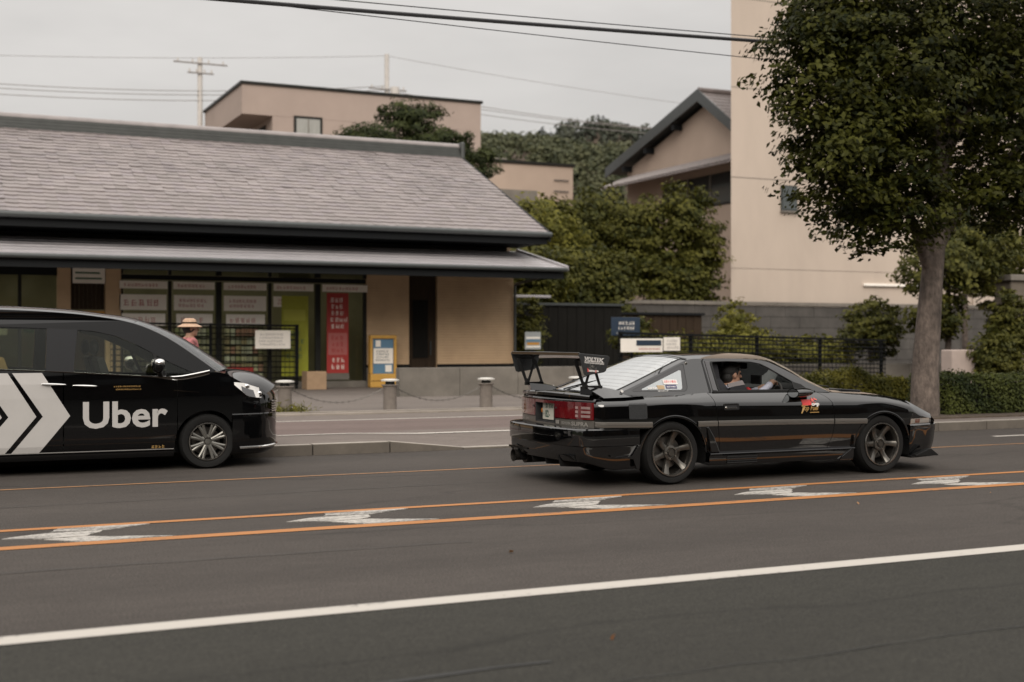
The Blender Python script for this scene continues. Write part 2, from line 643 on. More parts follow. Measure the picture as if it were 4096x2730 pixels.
m_green_p = mat('green_print', (0.05, 0.12, 0.06), 0.5)
m_navy = mat('navy_print', (0.02, 0.035, 0.06), 0.4)
m_blue_p = mat('blue_print', (0.10, 0.20, 0.30), 0.5)
m_orange_p = mat('orange_print', (0.50, 0.24, 0.04), 0.5)
m_yellow = mat('yellow_plastic', (0.52, 0.29, 0.06), 0.5, var=0.08)
m_inside = mat('shop_interior', (0.30, 0.28, 0.20), 0.9, var=0.2, scale=1)
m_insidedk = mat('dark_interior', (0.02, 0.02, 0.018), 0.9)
m_shopglass = glass_mat('shop_glass', (0.88, 0.91, 0.84), 0.0, 1.35)
m_winglass = mat('window_glass', (0.05, 0.06, 0.06), 0.08, spec=0.9)
m_curtain = mat('curtain', (0.30, 0.30, 0.28), 0.9, var=0.2, scale=10, stretch=(8, 1, 0.2))
m_carton = mat('cardboard', (0.30, 0.20, 0.12), 0.8, var=0.1)
m_bark = mat('bark', (0.125, 0.098, 0.082), 0.95, var=0.5, scale=9, stretch=(1.6, 1.6, 0.8), bump=1.6, bscale=22, dirt=0.45)
m_pole = mat('weathered_pole', (0.50, 0.47, 0.44), 0.8, var=0.1)
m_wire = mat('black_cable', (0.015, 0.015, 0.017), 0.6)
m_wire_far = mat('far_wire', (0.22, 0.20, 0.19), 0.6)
m_stone = mat('bollard_stone', (0.17, 0.145, 0.125), 0.8, var=0.15, scale=12, bump=0.3)
m_cap = mat('bollard_cap', (0.62, 0.60, 0.56), 0.35)
m_chain = mat('chain_metal', (0.12, 0.11, 0.10), 0.4, metal=0.7)
l_big = leaf_mat('street_tree_leaf', (0.008, 0.012, 0.002), (0.062, 0.063, 0.010), 0.22)
l_bush = leaf_mat('garden_tree_leaf', (0.026, 0.031, 0.007), (0.112, 0.106, 0.022), 0.25)
l_pine = leaf_mat('pine_needles', (0.018, 0.026, 0.010), (0.060, 0.070, 0.022), 0.15)
l_hedge = leaf_mat('hedge_leaf', (0.018, 0.026, 0.008), (0.075, 0.085, 0.020), 0.2)
l_bright = leaf_mat('yellow_green_leaf', (0.060, 0.062, 0.012), (0.20, 0.185, 0.035), 0.3)
l_hill = leaf_mat('hazy_hill_leaf', (0.046, 0.054, 0.030), (0.098, 0.100, 0.052), 0.15)  # paled and greyed leaf colour stands in for haze on the hill
l_farhill = leaf_mat('far_hill_leaf', (0.03, 0.036, 0.026), (0.065, 0.07, 0.05), 0.1)

def structure(name, o):
    o.name = name
    o['kind'] = 'structure'
    return o

def settle(root):
    """children were modelled in world coordinates: bring them under the root's own frame"""
    for c in root.children:
        c.location = Vector(c.location) - root.location

# ------------------------------------------------------------------ ground, road, markings
g = MB()
g.grid([[(x, y, -0.03) for x in (-900, -60, 120, 900)] for y in (-900, -30, 70, 170, 900)])
structure('ground', g.build('ground', m_soil))
g = MB()
g.grid([[(x, y, 0.0) for x in np.linspace(-60, 160, 12)] for y in (-9.0, 0, 7, 15.3)])
structure('road', g.build('road', m_asph))
g = MB()
g.grid([[(x, y, 0.004) for x in np.linspace(-60, 160, 12)] for y in (-8.9, 6.31)])
structure('near_lane', g.build('near_lane', m_darkasph))

def walk_z(x, y):
    dip = min(max((x - 5.4) / 1.0, 0), 1) * min(max((12.6 - x) / 1.0, 0), 1)
    k = min(max((17.2 - y) / 1.6, 0), 1)
    k2 = min(max((21.0 - y) / 4.0, 0), 1)
    return 0.125 - dip * (0.10 * k + 0.012 * k2)
XW = sorted(set([-60, -20] + list(np.round(np.arange(-8, 30, 0.2), 2)) + [60, 160]))
def walk_strip(name, m, y0, y1, dz, ny, x0=-60, x1=160):
    b = MB()
    xs = [x for x in XW if x0 <= x <= x1]
    b.grid([[(x, y, walk_z(x, y) + dz) for x in xs] for y in np.linspace(y0, y1, ny)])
    return structure(name, b.build(name, m, smooth=30))
walk_strip('pavement', m_walk, 15.38, 21.3, 0.0, 14)
walk_strip('bicycle_lane', m_bike, 16.95, 19.75, 0.004, 6, x1=12.8)
walk_strip('forecourt', m_lot, 21.3, 70.0, 0.0, 2)
for y0, y1 in ((16.85, 16.95), (19.75, 19.86)):
    walk_strip('pavement_line', m_white, y0, y1, 0.007, 2, x1=12.8)
for i, (y0, y1, h) in enumerate(((21.26, 21.40, 0.035), (21.86, 21.98, 0.03))):
    structure('edging_strip', bx('edging_strip', m_kerb, -60, 15.0, y0, y1, 0.1, 0.125 + h, bevel=0.008))
structure('drain_channel', bx('drain_channel', m_block, -60, 15.0, 21.42, 21.84, 0.1, 0.13))

# kerb of single stones, dropped for the driveway
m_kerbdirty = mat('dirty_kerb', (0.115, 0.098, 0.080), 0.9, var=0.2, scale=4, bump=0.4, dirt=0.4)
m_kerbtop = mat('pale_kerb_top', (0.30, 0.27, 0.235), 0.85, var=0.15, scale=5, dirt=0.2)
kerb = bpy.data.objects.new('kerb', None)
COL.objects.link(kerb)
kerb['kind'] = 'structure'
kerb.location = (0, 15.31, 0)
def stone_mesh(h0, h1):
    b = MB()
    b.add([(0.004, -0.08, -0.1), (0.993, -0.08, -0.1), (0.993, 0.08, -0.1), (0.004, 0.08, -0.1),
           (0.004, -0.065, h0), (0.993, -0.065, h1), (0.993, 0.08, h1), (0.004, 0.08, h0)],
          [(0, 3, 2, 1), (4, 5, 6, 7), (0, 1, 5, 4), (1, 2, 6, 5), (2, 3, 7, 6), (3, 0, 4, 7)])
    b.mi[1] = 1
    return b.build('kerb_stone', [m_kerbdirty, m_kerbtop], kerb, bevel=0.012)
full = None
flat = None
for i in range(-12, 40):
    x = i + 0.4
    if x < 5.3 or x >= 12.3:
        if full is None:
            full = stone_mesh(0.135, 0.135); o = full
        else:
            o = full.copy(); COL.objects.link(o); o.parent = kerb
    elif abs(x - 5.4) < 0.2:
        o = stone_mesh(0.135, 0.028)
    elif abs(x - 11.4) < 0.2:
        o = stone_mesh(0.028, 0.135)
    else:
        if flat is None:
            flat = stone_mesh(0.028, 0.028); o = flat
        else:
            o = flat.copy(); COL.objects.link(o); o.parent = kerb
    o.location = (x, 0, rng.uniform(-0.004, 0.004))

def road_strip(name, m, y0, y1, x0=-60, x1=160, dz=0.004):
    b = MB()
    xs = np.arange(x0, x1 + 0.01, max(0.5, (x1 - x0) / 200))
    w = [0.006 * math.sin(x * 0.9) + rng.uniform(-0.003, 0.003) for x in xs]
    b.grid([[(x, y0 + k, dz) for x, k in zip(xs, w)], [(x, y1 + k, dz) for x, k in zip(xs, w)]])
    return structure(name, b.build(name, m))
road_strip('white_edge_line', m_white, 6.30, 6.475, dz=0.008)
road_strip('orange_centre_line', m_orange, 9.18, 9.325)
road_strip('orange_centre_line', m_orange, 10.06, 10.165)
road_strip('orange_lane_line', m_orange_thin, 12.87, 12.93)
road_strip('white_lane_dash', m_white, 13.97, 14.09, 14.3, 19.3)
# worn white arrow heads painted between the two orange lines, broken into patches
def arrow_mesh(seed):
    r_ = random.Random(seed)
    j = lambda x, y: (x + r_.uniform(-.03, .03), y + r_.uniform(-.012, .012))
    o = bpy.data.objects.new('road_arrow', None)
    COL.objects.link(o)
    o['kind'] = 'structure'
    for pts in ([(0, 9.70), (0.30, 9.86), (0.72, 9.82), (0.64, 9.70), (0.56, 9.62), (0.28, 9.58)],
                [(0.33, 9.89), (0.40, 10.04), (1.10, 10.05), (0.98, 9.97), (0.76, 9.86)],
                [(0.32, 9.55), (0.60, 9.58), (0.74, 9.52), (1.14, 9.36), (0.50, 9.34)]):
        q = []
        P = [j(*p) for p in pts]
        for (x0, y0), (x1, y1) in zip(P, P[1:] + P[:1]):
            for k in range(4):
                q.append((x0 + (x1 - x0) * k / 4 + r_.uniform(-.012, .012), y0 + (y1 - y0) * k / 4 + r_.uniform(-.006, .006)))
        b = MB()
        b.prism([q], lambda x, y: (x, y, 0.0), lambda x, y: (x, y, 0.005))
        b.build('paint_patch', m_white_worn, o)
    return o
for k in range(-3, 8):
    o = arrow_mesh(k + 50)
    o.location = (0.53 + 2.066 * k, rng.uniform(-0.015, 0.015), 0)
# tar seams
def seam(y, x0, x1, amp, wd):
    b = MB()
    xs = np.arange(x0, x1, 0.25)
    r_ = random.Random(int(y * 100))
    yy = [y + amp * math.sin(x * 0.35 + y) + r_.uniform(-0.02, 0.02) for x in xs]
    b.grid([[(x, q - wd * r_.uniform(0.3, 1), 0.008) for x, q in zip(xs, yy)], [(x, q + wd * r_.uniform(0.3, 1), 0.008) for x, q in zip(xs, yy)]])
    structure('tar_seam', b.build('tar_seam', mat_seam))
mat_seam = mat('tar', (0.016, 0.016, 0.015), 0.7)
seam(5.02, -1.5, 2.6, 0.10, 0.022)
seam(8.2, -4, 3.6, 0.06, 0.008)
seam(11.55, -3, 5.4, 0.05, 0.008)
seam(4.62, 2.2, 7, 0.08, 0.006)
# fallen leaves
P = np.array([(rng.uniform(-3, 13), rng.choice([rng.uniform(4.4, 9), rng.uniform(4.4, 15), rng.uniform(15.5, 20)]), 0) for _ in range(9)])
P[:, 2] = [0.012 if p[1] < 15.2 else walk_z(p[0], p[1]) + 0.012 for p in P]
tag(leaves('fallen_leaves', P, 0.04, leaf_mat('dry_leaf', (0.16, 0.07, 0.03), (0.36, 0.22, 0.12), 0.1), up=0.9), 'dry brown leaves scattered over the road', 'leaves', kind='stuff')

# ------------------------------------------------------------------ shop with tiled roof
shop = thing('shop_building', 'low shop with grey tiled roof, poster covered windows and beige walls', 'shop building', (7, 36, 0.12))
def sp(name, m, *a, bevel=None):
    return bx(name, m, *a, parent=shop, bevel=bevel)
# siding walls: thin boards with recessed joints
def siding(x0, x1, z0, z1):
    b = MB()
    n = max(1, int(round((z1 - z0) / 0.075)))
    h = (z1 - z0) / n
    for i in range(n):
        z = z0 + i * h
        b.add([(x0, 34.0, z), (x1, 34.0, z), (x1, 33.985, z + 0.008), (x0, 33.985, z + 0.008), (x1, 33.985, z + h), (x0, 33.985, z + h), (x1, 34.0, z + h), (x0, 34.0, z + h)],
              [(0, 1, 2, 3), (3, 2, 4, 5), (5, 4, 6, 7)])
    o = b.build('siding_boards', m_beige, shop)
    o['kind'] = 'stuff'
    return o
for x0, x1 in ((13.46, 15.85), (11.32, 12.6)):
    sp('wall', m_beige, x0, x1, 34.0, 34.2, 0.12, 3.75)
    siding(x0, x1, 0.74, 3.7)
    sp('plinth', m_conc, x0, x1 - 0.002, 33.97, 33.998, 0.12, 0.66)
    sp('skirting', m_black, x0, x1, 33.955, 33.997, 0.662, 0.735)
for x0, x1 in ((4.36, 4.74), (3.2, 3.52)):
    sp('column', m_beige, x0, x1, 33.93, 34.2, 0.12, 3.75, bevel=0.01)
sp('wall', m_beige, -8, 1.4, 34.0, 34.2, 0.12, 3.75)
sp('side_wall', m_beige, 15.65, 15.85, 34.202, 43.0, 0.12, 4.3)
gb = MB()
gb.prism([[(34.1, 4.302), (43.0, 4.302), (38.5, 7.25)]], lambda y, z: (15.655, y, z), lambda y, z: (15.85, y, z))
gb.build('gable_wall', m_beige, shop)
sp('back_wall', m_beige, -8, 15.64, 42.8, 43.0, 0.12, 4.3)
sp('upper_wall', m_dkframe, -8, 15.64, 33.98, 34.18, 3.76, 4.9)
sp('inner_wall', m_inside, 1.4, 13.4, 38.0, 38.1, 0.12, 3.7)
sp('inner_floor', m_insidedk, 1.4, 13.4, 34.25, 38.0, 0.10, 0.135)
sp('inner_ceiling', m_inside, 1.4, 13.4, 34.25, 37.98, 3.7, 3.75)
# dark door bay
dr = sp('door', m_wood, 12.62, 13.44, 34.08, 34.14, 0.14, 3.7)
bx('door_panel', m_woodblk, 12.74, 13.20, 34.055, 34.078, 0.92, 2.56, dr)
bx('door_panel', m_wood, 12.70, 13.36, 34.06, 34.079, 0.30, 0.86, dr)
bx('handle', m_gutter, 13.26, 13.29, 34.03, 34.079, 1.0, 1.4, dr)
# timber bay with white sign
for i in range(8):
    sp('board', m_wood, 3.53 + i * 0.103, 3.53 + i * 0.103 + 0.097, 34.05 + (i % 2) * 0.008, 34.09, 2.20, 3.7)
sp('timber_rail', m_orange_p, 3.53, 4.35, 34.02, 34.048, 2.06, 2.16)
sp('low_boarding', m_wood, 3.53, 4.35, 34.06, 34.09, 0.12, 2.05)
# glazed front
mull = [4.76, 5.98, 7.25, 8.62, 9.95, 11.30]
sp('header_beam', m_black, 4.75, 11.31, 33.95, 34.1, 2.99, 3.11)
sp('sill_beam', m_conc, 4.75, 11.31, 33.97, 34.1, 0.12, 0.30)
sp('top_beam', m_black, 4.75, 11.31, 33.96, 34.1, 3.62, 3.75)
for i, x in enumerate(mull):
    wd = 0.07 if i in (2, 4) else 0.04
    sp('mullion', m_dkframe, x - wd, x + wd, 33.965, 34.09, 0.302, 2.963)
    sp('transom_post', m_black, x - wd, x + wd, 33.965, 34.09, 3.127, 3.618)
for a, b_ in zip(mull, mull[1:]):
    sp('pane', m_shopglass, a + 0.071, b_ - 0.071, 34.03, 34.038, 0.302, 2.963)
    sp('transom_pane', m_shopglass, a + 0.071, b_ - 0.071, 34.03, 34.038, 3.127, 3.618)
sp('transom_patch', mat('lit_patch_tan', (0.30, 0.26, 0.15), 0.8), 8.95, 9.82, 34.3, 34.32, 3.1, 3.66)  # tan sheet stands in for the warm lit patch in the transom
# left window
sp('window_frame', m_black, 1.4, 3.19, 33.97, 34.1, 3.05, 3.75)
sp('pane', m_shopglass, 1.4, 3.19, 34.03, 34.038, 0.5, 3.048)
sp('window_post', m_dkframe, 2.28, 2.36, 33.97, 34.1, 0.5, 3.045)
sp('low_wall', m_beige, 1.4, 3.19, 33.99, 34.1, 0.12, 0.49)
# the shop's ceiling lamps are on
for x in (2.4, 5.4, 7.4, 9.4, 12.0):
    lt = sp('ceiling_lamp', mat('lamp_cover', (0.7, 0.66, 0.55), 0.6), x - 0.5, x + 0.5, 35.9, 36.1, 3.60, 3.68)
    ld = bpy.data.lights.new('ceiling_lamp_light', 'AREA')
    ld.energy = 7; ld.size = 1.0; ld.color = (1.0, 0.88, 0.66)
    lo = bpy.data.objects.new('ceiling_lamp_light', ld)
    COL.objects.link(lo); lo.parent = lt; lo.location = (x, 36.0, 3.59)
# main roof
RX0, RX1 = -8.0, 16.08
EY, EZ, RY, RZ = 32.0, 4.42, 38.5, 7.42
def slope_z(y): return EZ + (RZ - EZ) * (y - EY) / (RY - EY)
rf = MB()
rf.prism([[(EY, EZ - 0.02), (RY, RZ - 0.02), (45.0, EZ - 0.02), (45.0, EZ - 0.16), (RY, RZ - 0.18), (EY, EZ - 0.16)]],
         lambda y, z: (RX0, y, z), lambda y, z: (RX1 - 0.1, y, z))
roof = rf.build('roof', m_fascia, shop)
# curved tiles, overlapping rows
SL = math.hypot(RY - EY, RZ - EZ)
NROW = 25
pitch = SL / NROW
TWD = 0.30
ncol = int((RX1 - RX0) / TWD)
ang = math.atan2(RZ - EZ, RY - EY)
tx_ = np.array([0, 0.03, 0.08, 0.13, 0.19, 0.25, 0.30])
tz_ = np.array([0.007, 0.009, 0.004, 0.001, 0.0, 0.003, 0.007])
def tile_pts():
    V = []
    for v, lift in ((0.0, 0.0), (0.0, 0.030), (pitch + 0.02, 0.004)):
        for x, z in zip(tx_, tz_):
            hh = z + lift + (0 if v == 0 and lift == 0 else 0.0)
            V.append((x, v * math.cos(ang) - hh * math.sin(ang), v * math.sin(ang) + hh * math.cos(ang)))
    F = [(j * 7 + i, j * 7 + i + 1, (j + 1) * 7 + i + 1, (j + 1) * 7 + i) for j in range(2) for i in range(6)]
    return np.array(V), F
TV, TF = tile_pts()
tme = bpy.data.meshes.new('roof_tile')
tme.from_pydata([tuple(p) for p in TV], [], TF)
m_tiles = [m_tile] + [mat('grey_roof_tile_' + n, c, r_, var=0.2, scale=1.7, dirt=d) for n, c, r_, d in (('pale', (0.232, 0.201, 0.196), 0.55, 0.15), ('weathered', (0.212, 0.186, 0.18), 0.6, 0.25), ('mauve', (0.218, 0.188, 0.190), 0.5, 0.2))]
tmes = []
for m_ in m_tiles:
    tm_ = tme.copy()
    tm_.materials.append(m_)
    tmes.append(tm_)
order = []
for r_ in range(NROW):
    for c in range(ncol):
        y = EY + (RY - EY) * r_ / NROW
        order.append((r_, c, RX0 + c * TWD, y, slope_z(y)))
near = [t for t in order if t[0] < 6 and t[2] > 1.6]
near = sorted(near)[:296]
nset = set((t[0], t[1]) for t in near)
first = True
for r_, c, x, y, z in near:
    o = bpy.data.objects.new('roof_tile', rng.choice(tmes))
    COL.objects.link(o)
    o.parent = roof
    o.location = (x, y, z + rng.uniform(-0.003, 0.003))
    o.rotation_euler = (rng.uniform(-0.012, 0.012), rng.uniform(-0.01, 0.01), 0)
rest = [t for t in order if (t[0], t[1]) not in nset and t[2] > -3]
V = np.concatenate([TV + np.array([t[2] + rng.uniform(-.004, .004), t[3] + rng.uniform(-.012, .012), t[4] + rng.uniform(-0.007, 0.007)]) for t in rest])
F = [tuple(i + 21 * k for i in q) for k in range(len(rest)) for q in TF]
me = bpy.data.meshes.new('upper_roof_tiles')
me.from_pydata([tuple(p) for p in V], [], F)
for m_ in m_tiles: me.materials.append(m_)
me.polygons.foreach_set('material_index', np.repeat(NR.choice(4, len(rest), p=[.4, .25, .15, .2]), len(TF)))
o = bpy.data.objects.new('upper_roof_tiles', me)
COL.objects.link(o)
o.parent = roof
o['kind'] = 'stuff'
# ridge of stacked flat tiles and a round cap
for i in range(4):
    sp('ridge_course', m_ridge, RX0, RX1 - 0.1 - 0.02 * i, RY - 0.24 + 0.025 * i, RY + 0.24 - 0.025 * i, RZ - 0.12 + 0.095 * i, RZ - 0.12 + 0.095 * i + 0.085)
MB().tube((RX0, RY, RZ + 0.27), (RX1 - 0.12, RY, RZ + 0.27), 0.12, n=14).build('ridge_cap', m_ridge_cap, shop, smooth=40)
sp('ridge_end', m_ridge, RX1 - 0.12, RX1 + 0.02, RY - 0.3, RY + 0.3, RZ - 0.2, RZ + 0.42, bevel=0.05)
# verge of the gable end
vb = MB()
vb.prism([[(EY - 0.05, EZ - 0.25), (EY - 0.05, EZ + 0.02), (RY, RZ + 0.03), (RY, RZ - 0.30)]], lambda y, z: (RX1 - 0.09, y, z), lambda y, z: (RX1 - 0.03, y, z))
vb.build('bargeboard', m_fascia, shop)
sp('fascia', m_fascia, RX0, RX1 - 0.1, 32.03, 32.10, 4.10, 4.34)
sp('soffit', m_fascia, RX0, RX1 - 0.1, 32.10, 34.0, 4.12, 4.16)
MB().tube((RX0, 31.93, 4.36), (RX1 - 0.02, 31.93, 4.36), 0.075, n=12).build('gutter', m_gutter, shop, smooth=40)
# lower metal roof in stepped strips
LY0, LZ0, LY1, LZ1 = 30.85, 3.36, 34.0, 4.02
nst = 7
for i in range(nst):
    a, b_ = i / nst, (i + 1) / nst
    y0, y1 = LY0 + (LY1 - LY0) * a, LY0 + (LY1 - LY0) * b_
    z0, z1 = LZ0 + (LZ1 - LZ0) * a, LZ0 + (LZ1 - LZ0) * b_
    q = MB()
    q.prism([[(y0, z0 - 0.01), (y0, z0 + 0.035), (y1, z1 + 0.012), (y1, z1 - 0.03)]], lambda y, z: (RX0, y, z), lambda y, z: (15.93, y, z))
    q.build('roof_strip', m_metalroof, shop)
vb = MB()
vb.prism([[(LY0 - 0.05, LZ0 - 0.06), (LY0 - 0.05, LZ0 + 0.07), (LY1, LZ1 + 0.08), (LY1, LZ1 - 0.06)]], lambda y, z: (15.932, y, z), lambda y, z: (16.02, y, z))
vb.build('verge_trim', m_metalroof, shop)
sp('lower_soffit', m_fascia, RX0, 15.92, 30.96, 33.94, 3.24, 3.27)
sp('lower_fascia', m_fascia, RX0, 15.92, 30.90, 30.958, 3.08, 3.32)
MB().tube((RX0, 30.80, 3.33), (15.98, 30.80, 3.33), 0.06, n=12).build('gutter', m_gutter, shop, smooth=40)
MB().tube((15.86, 30.9, 3.28), (15.86, 33.9, 3.05), 0.04, n=8).tube((15.86, 33.9, 3.05), (15.86, 33.9, 0.2), 0.04, n=8).build('downpipe', m_gutter, shop, smooth=40)
settle(shop)

# ------------------------------------------------------------------ posters, banners and signs of the shop
def print_rows(b, x0, x1, z0, z1, y, rows, seed, fill=0.8):
    """dense illegible print: every sign is a few crossing strokes"""
    r_ = random.Random(seed)
    h = (z1 - z0) / rows
    k = 0.075 * h
    for i in range(rows):
        x = x0 + r_.uniform(0, 0.06)
        xe = x0 + (x1 - x0) * r_.uniform(fill * 0.9, fill)
        zc = z0 + i * h
        while x < xe:
            w = r_.uniform(0.5, 0.72) * h
            for q in range(r_.choice((2, 3, 3))):
                zz = zc + h * (0.16 + 0.24 * q + r_.uniform(0, 0.06))
                a_, c_ = x + r_.uniform(0, 0.25) * w, x + r_.uniform(0.7, 1) * w
                b.box(a_, c_, y - 0.002, y, zz, zz + k)
            for q in range(r_.choice((1, 2, 2))):
                xx = x + w * (0.15 + 0.5 * q + r_.uniform(0, 0.2))
                b.box(xx, xx + k, y - 0.0025, y - 0.0005, zc + h * r_.uniform(0.1, 0.2), zc + h * r_.uniform(0.65, 0.88))
            x += w + 0.12 * h
def poster(x0, x1, z0, z1, label, seed, rows=1, ink=None, y=33.93, name='poster'):
    t = thing(name, label, 'poster', ((x0 + x1) / 2, y, z0))
    bx('sheet', m_white_p, x0, x1, y, y + 0.008, z0, z1, t)
    b = MB()
    m = 0.18 * (z1 - z0)
    print_rows(b, x0 + 0.08, x1 - 0.05, z0 + m, z1 - m, y - 0.001, rows, seed)
    b.build('printed_text', ink or m_rose_p, t)
    settle(t)
    return t
names5 = ['first', 'second', 'third', 'fourth', 'fifth']
spans = [(4.70, 5.90), (6.05, 7.12), (7.36, 8.50), (8.70, 9.80), (10.05, 11.34)]
where = ['above the pane beside the beige column', 'above the pane behind the person in the sun hat', 'above the pane left of the green banner', 'above the green banner', 'above the red banner']
for i, (a, b_) in enumerate(spans):
    t = poster(a, b_, 2.75, 2.945, 'narrow white strip with red print ' + where[i], 40 + i, 1, y=33.90)
    t['group'] = 'header strips over the shop windows'
big = [(4.70, 5.88), (6.07, 7.10), (7.37, 8.50), (8.70, 9.40)]
wb = ['tall white poster with large red print beside the beige column', 'tall white poster with red print directly above the sun hat person',
      'tall white poster with red print left of the green banner', 'short white poster overlapping the top of the green banner']
for i, (a, b_) in enumerate(big):
    t = poster(a, b_, 2.20 + (0.12 if i == 3 else 0), 2.60, wb[i], 60 + i, 2 if i else 1)
    t['group'] = 'white posters in the shop windows'
low = ['low white poster over the van roof near the beige column', 'low white poster partly behind the sun hat', 'low white poster above the fence left of the green banner']
for i, (a, b_) in enumerate(big[:3]):
    t = poster(a + 0.06, b_ - 0.03, 1.80, 2.11, low[i], 80 + i, 1)
    t['group'] = 'white posters in the shop windows'
# leaflet racks behind the glass
cols = [mat('leaflet_' + n, c, 0.6) for n, c in (('cream', (0.72, 0.64, 0.50)), ('grey', (0.58, 0.54, 0.48)), ('tan', (0.60, 0.46, 0.32)), ('rose', (0.58, 0.30, 0.26)), ('olive', (0.46, 0.45, 0.28)), ('white', (0.80, 0.76, 0.70)))]
for x0, x1, lab in ((6.12, 7.08, 'rack of pale leaflets behind glass beside the sun hat person'), (7.42, 8.48, 'rack of pale leaflets behind glass left of the green banner')):
    t = thing('leaflet_rack', lab, 'leaflet rack', ((x0 + x1) / 2, 34.12, 0.3), group='leaflet racks in the shop windows')
    bx('rack_back', m_conc, x0, x1, 34.14, 34.16, 0.32, 1.78, t)
    nr, ncx = 6, 7
    for r_ in range(nr):
        for c in range(ncx):
            wx = (x1 - x0) / ncx
            hz = 1.42 / nr
            bx('leaflet', rng.choice(cols), x0 + c * wx + 0.012, x0 + (c + 1) * wx - 0.012, 34.10 + rng.uniform(0, 0.02), 34.135, 0.34 + r_ * hz + 0.015, 0.34 + (r_ + 1) * hz - rng.uniform(0.01, 0.05), t)
        bx('shelf', m_dkframe, x0, x1, 34.085, 34.139, 0.34 + r_ * hz - 0.008, 0.34 + r_ * hz + 0.008, t)
    settle(t)
# red sheet low behind the fence
tag(bx('red_placard', m_red_p, 7.45, 8.15, 33.90, 33.92, 0.42, 0.70), 'red placard low behind the fence in front of the leaflets', 'placard')
# yellow green banner
t = thing('banner', 'yellow green vertical banner in the shop window', 'banner', (9.25, 33.9, 0.45))
bx('cloth', m_yg, 8.92, 9.66, 33.92, 33.93, 0.45, 2.62, t)
b = MB(); print_rows(b, 9.0, 9.6, 0.9, 1.7, 33.918, 4, 5); b.build('printed_text', m_green_p, t)
b = MB(); b.box(8.98, 9.58, 33.916, 33.919, 1.95, 2.25); b.build('printed_panel', mat('lime_print', (0.40, 0.40, 0.05), 0.5), t)
settle(t)
# red banner
t = thing('banner', 'tall red and white vertical banner beside the yellow stand', 'banner', (10.5, 33.9, 0.5))
bx('cloth', m_red_p, 10.18, 10.80, 33.92, 33.93, 0.52, 2.72, t)
b = MB(); b.box(10.22, 10.76, 33.916, 33.919, 1.02, 1.62); b.build('pale_panel', m_rose_p, t)
b = MB(); print_rows(b, 10.27, 10.76, 1.72, 2.62, 33.917, 5, 9); print_rows(b, 10.27, 10.76, 0.6, 0.98, 33.917, 2, 10); b.build('printed_text', m_white_p, t)
b = MB(); print_rows(b, 10.27, 10.74, 1.06, 1.58, 33.914, 3, 11); b.build('printed_text', m_red_p, t)
bx('foot_panel', m_conc, 10.16, 10.82, 33.92, 33.93, 0.34, 0.515, t)
settle(t)
# white wall sign on the timber bay
t = thing('wall_sign', 'white square sign with green lines on dark timber bay', 'sign', (3.94, 33.9, 2.95))
bx('sign_panel', m_white_p, 3.56, 4.34, 33.88, 33.92, 2.86, 3.36, t)
b = MB()
for z in (3.24, 3.10, 2.96): b.box(3.62, 4.28 - (z - 2.9) * 0.3, 33.876, 33.879, z, z + 0.045)
b.build('printed_text', m_green_p, t)
settle(t)
# goods seen in the left window
tag(bx('stacked_boxes', m_white_p, 1.5, 2.05, 34.3, 34.6, 1.55, 2.05, bevel=0.01), 'white box in the left shop window', 'box')
tag(bx('red_box', m_red_p, 1.5, 2.0, 34.3, 34.6, 2.05, 2.16, bevel=0.01), 'flat red box on the white box in the left window', 'box')
tag(bx('green_crate', m_green_p, 2.45, 2.85, 34.3, 34.6, 1.6, 2.05, bevel=0.01), 'green crate in the left shop window', 'crate')
# yellow notice stand
t = thing('notice_stand', 'yellow standing notice board with white and blue panels by the beige wall', 'notice stand', (11.6, 33.5, 0.12))
ym = MB(); ym.box(11.25, 12.02, 33.35, 33.62, 0.12, 0.50); ym.build('base', m_yellow, t, bevel=0.03)
ym = MB(); ym.box(11.25, 11.33, 33.38, 33.58, 0.502, 1.46).box(11.94, 12.02, 33.38, 33.58, 0.502, 1.46).box(11.25, 12.02, 33.38, 33.58, 1.462, 1.56)
ym.build('frame', m_yellow, t, bevel=0.02)
bx('blue_panel', m_blue_p, 11.335, 11.935, 33.44, 33.55, 0.505, 1.46, t)
bx('white_sheet', m_white_p, 11.36, 11.92, 33.42, 33.438, 0.78, 1.2, t)
bx('white_sheet', m_white_p, 11.42, 11.56, 33.42, 33.438, 1.24, 1.42, t)
bx('white_sheet', m_white_p, 11.70, 11.88, 33.42, 33.438, 0.55, 0.74, t)
b = MB(); print_rows(b, 11.40, 11.88, 0.84, 1.16, 33.418, 4, 21); b.build('printed_text', m_navy, t)
bx('base_groove', m_dkframe, 11.26, 12.01, 33.344, 33.349, 0.30, 0.315, t)
settle(t)
tag(bx('carton', m_carton, 9.25, 9.78, 32.6, 33.1, 0.125, 0.60, bevel=0.01), 'plain cardboard carton beside the fence end', 'carton')

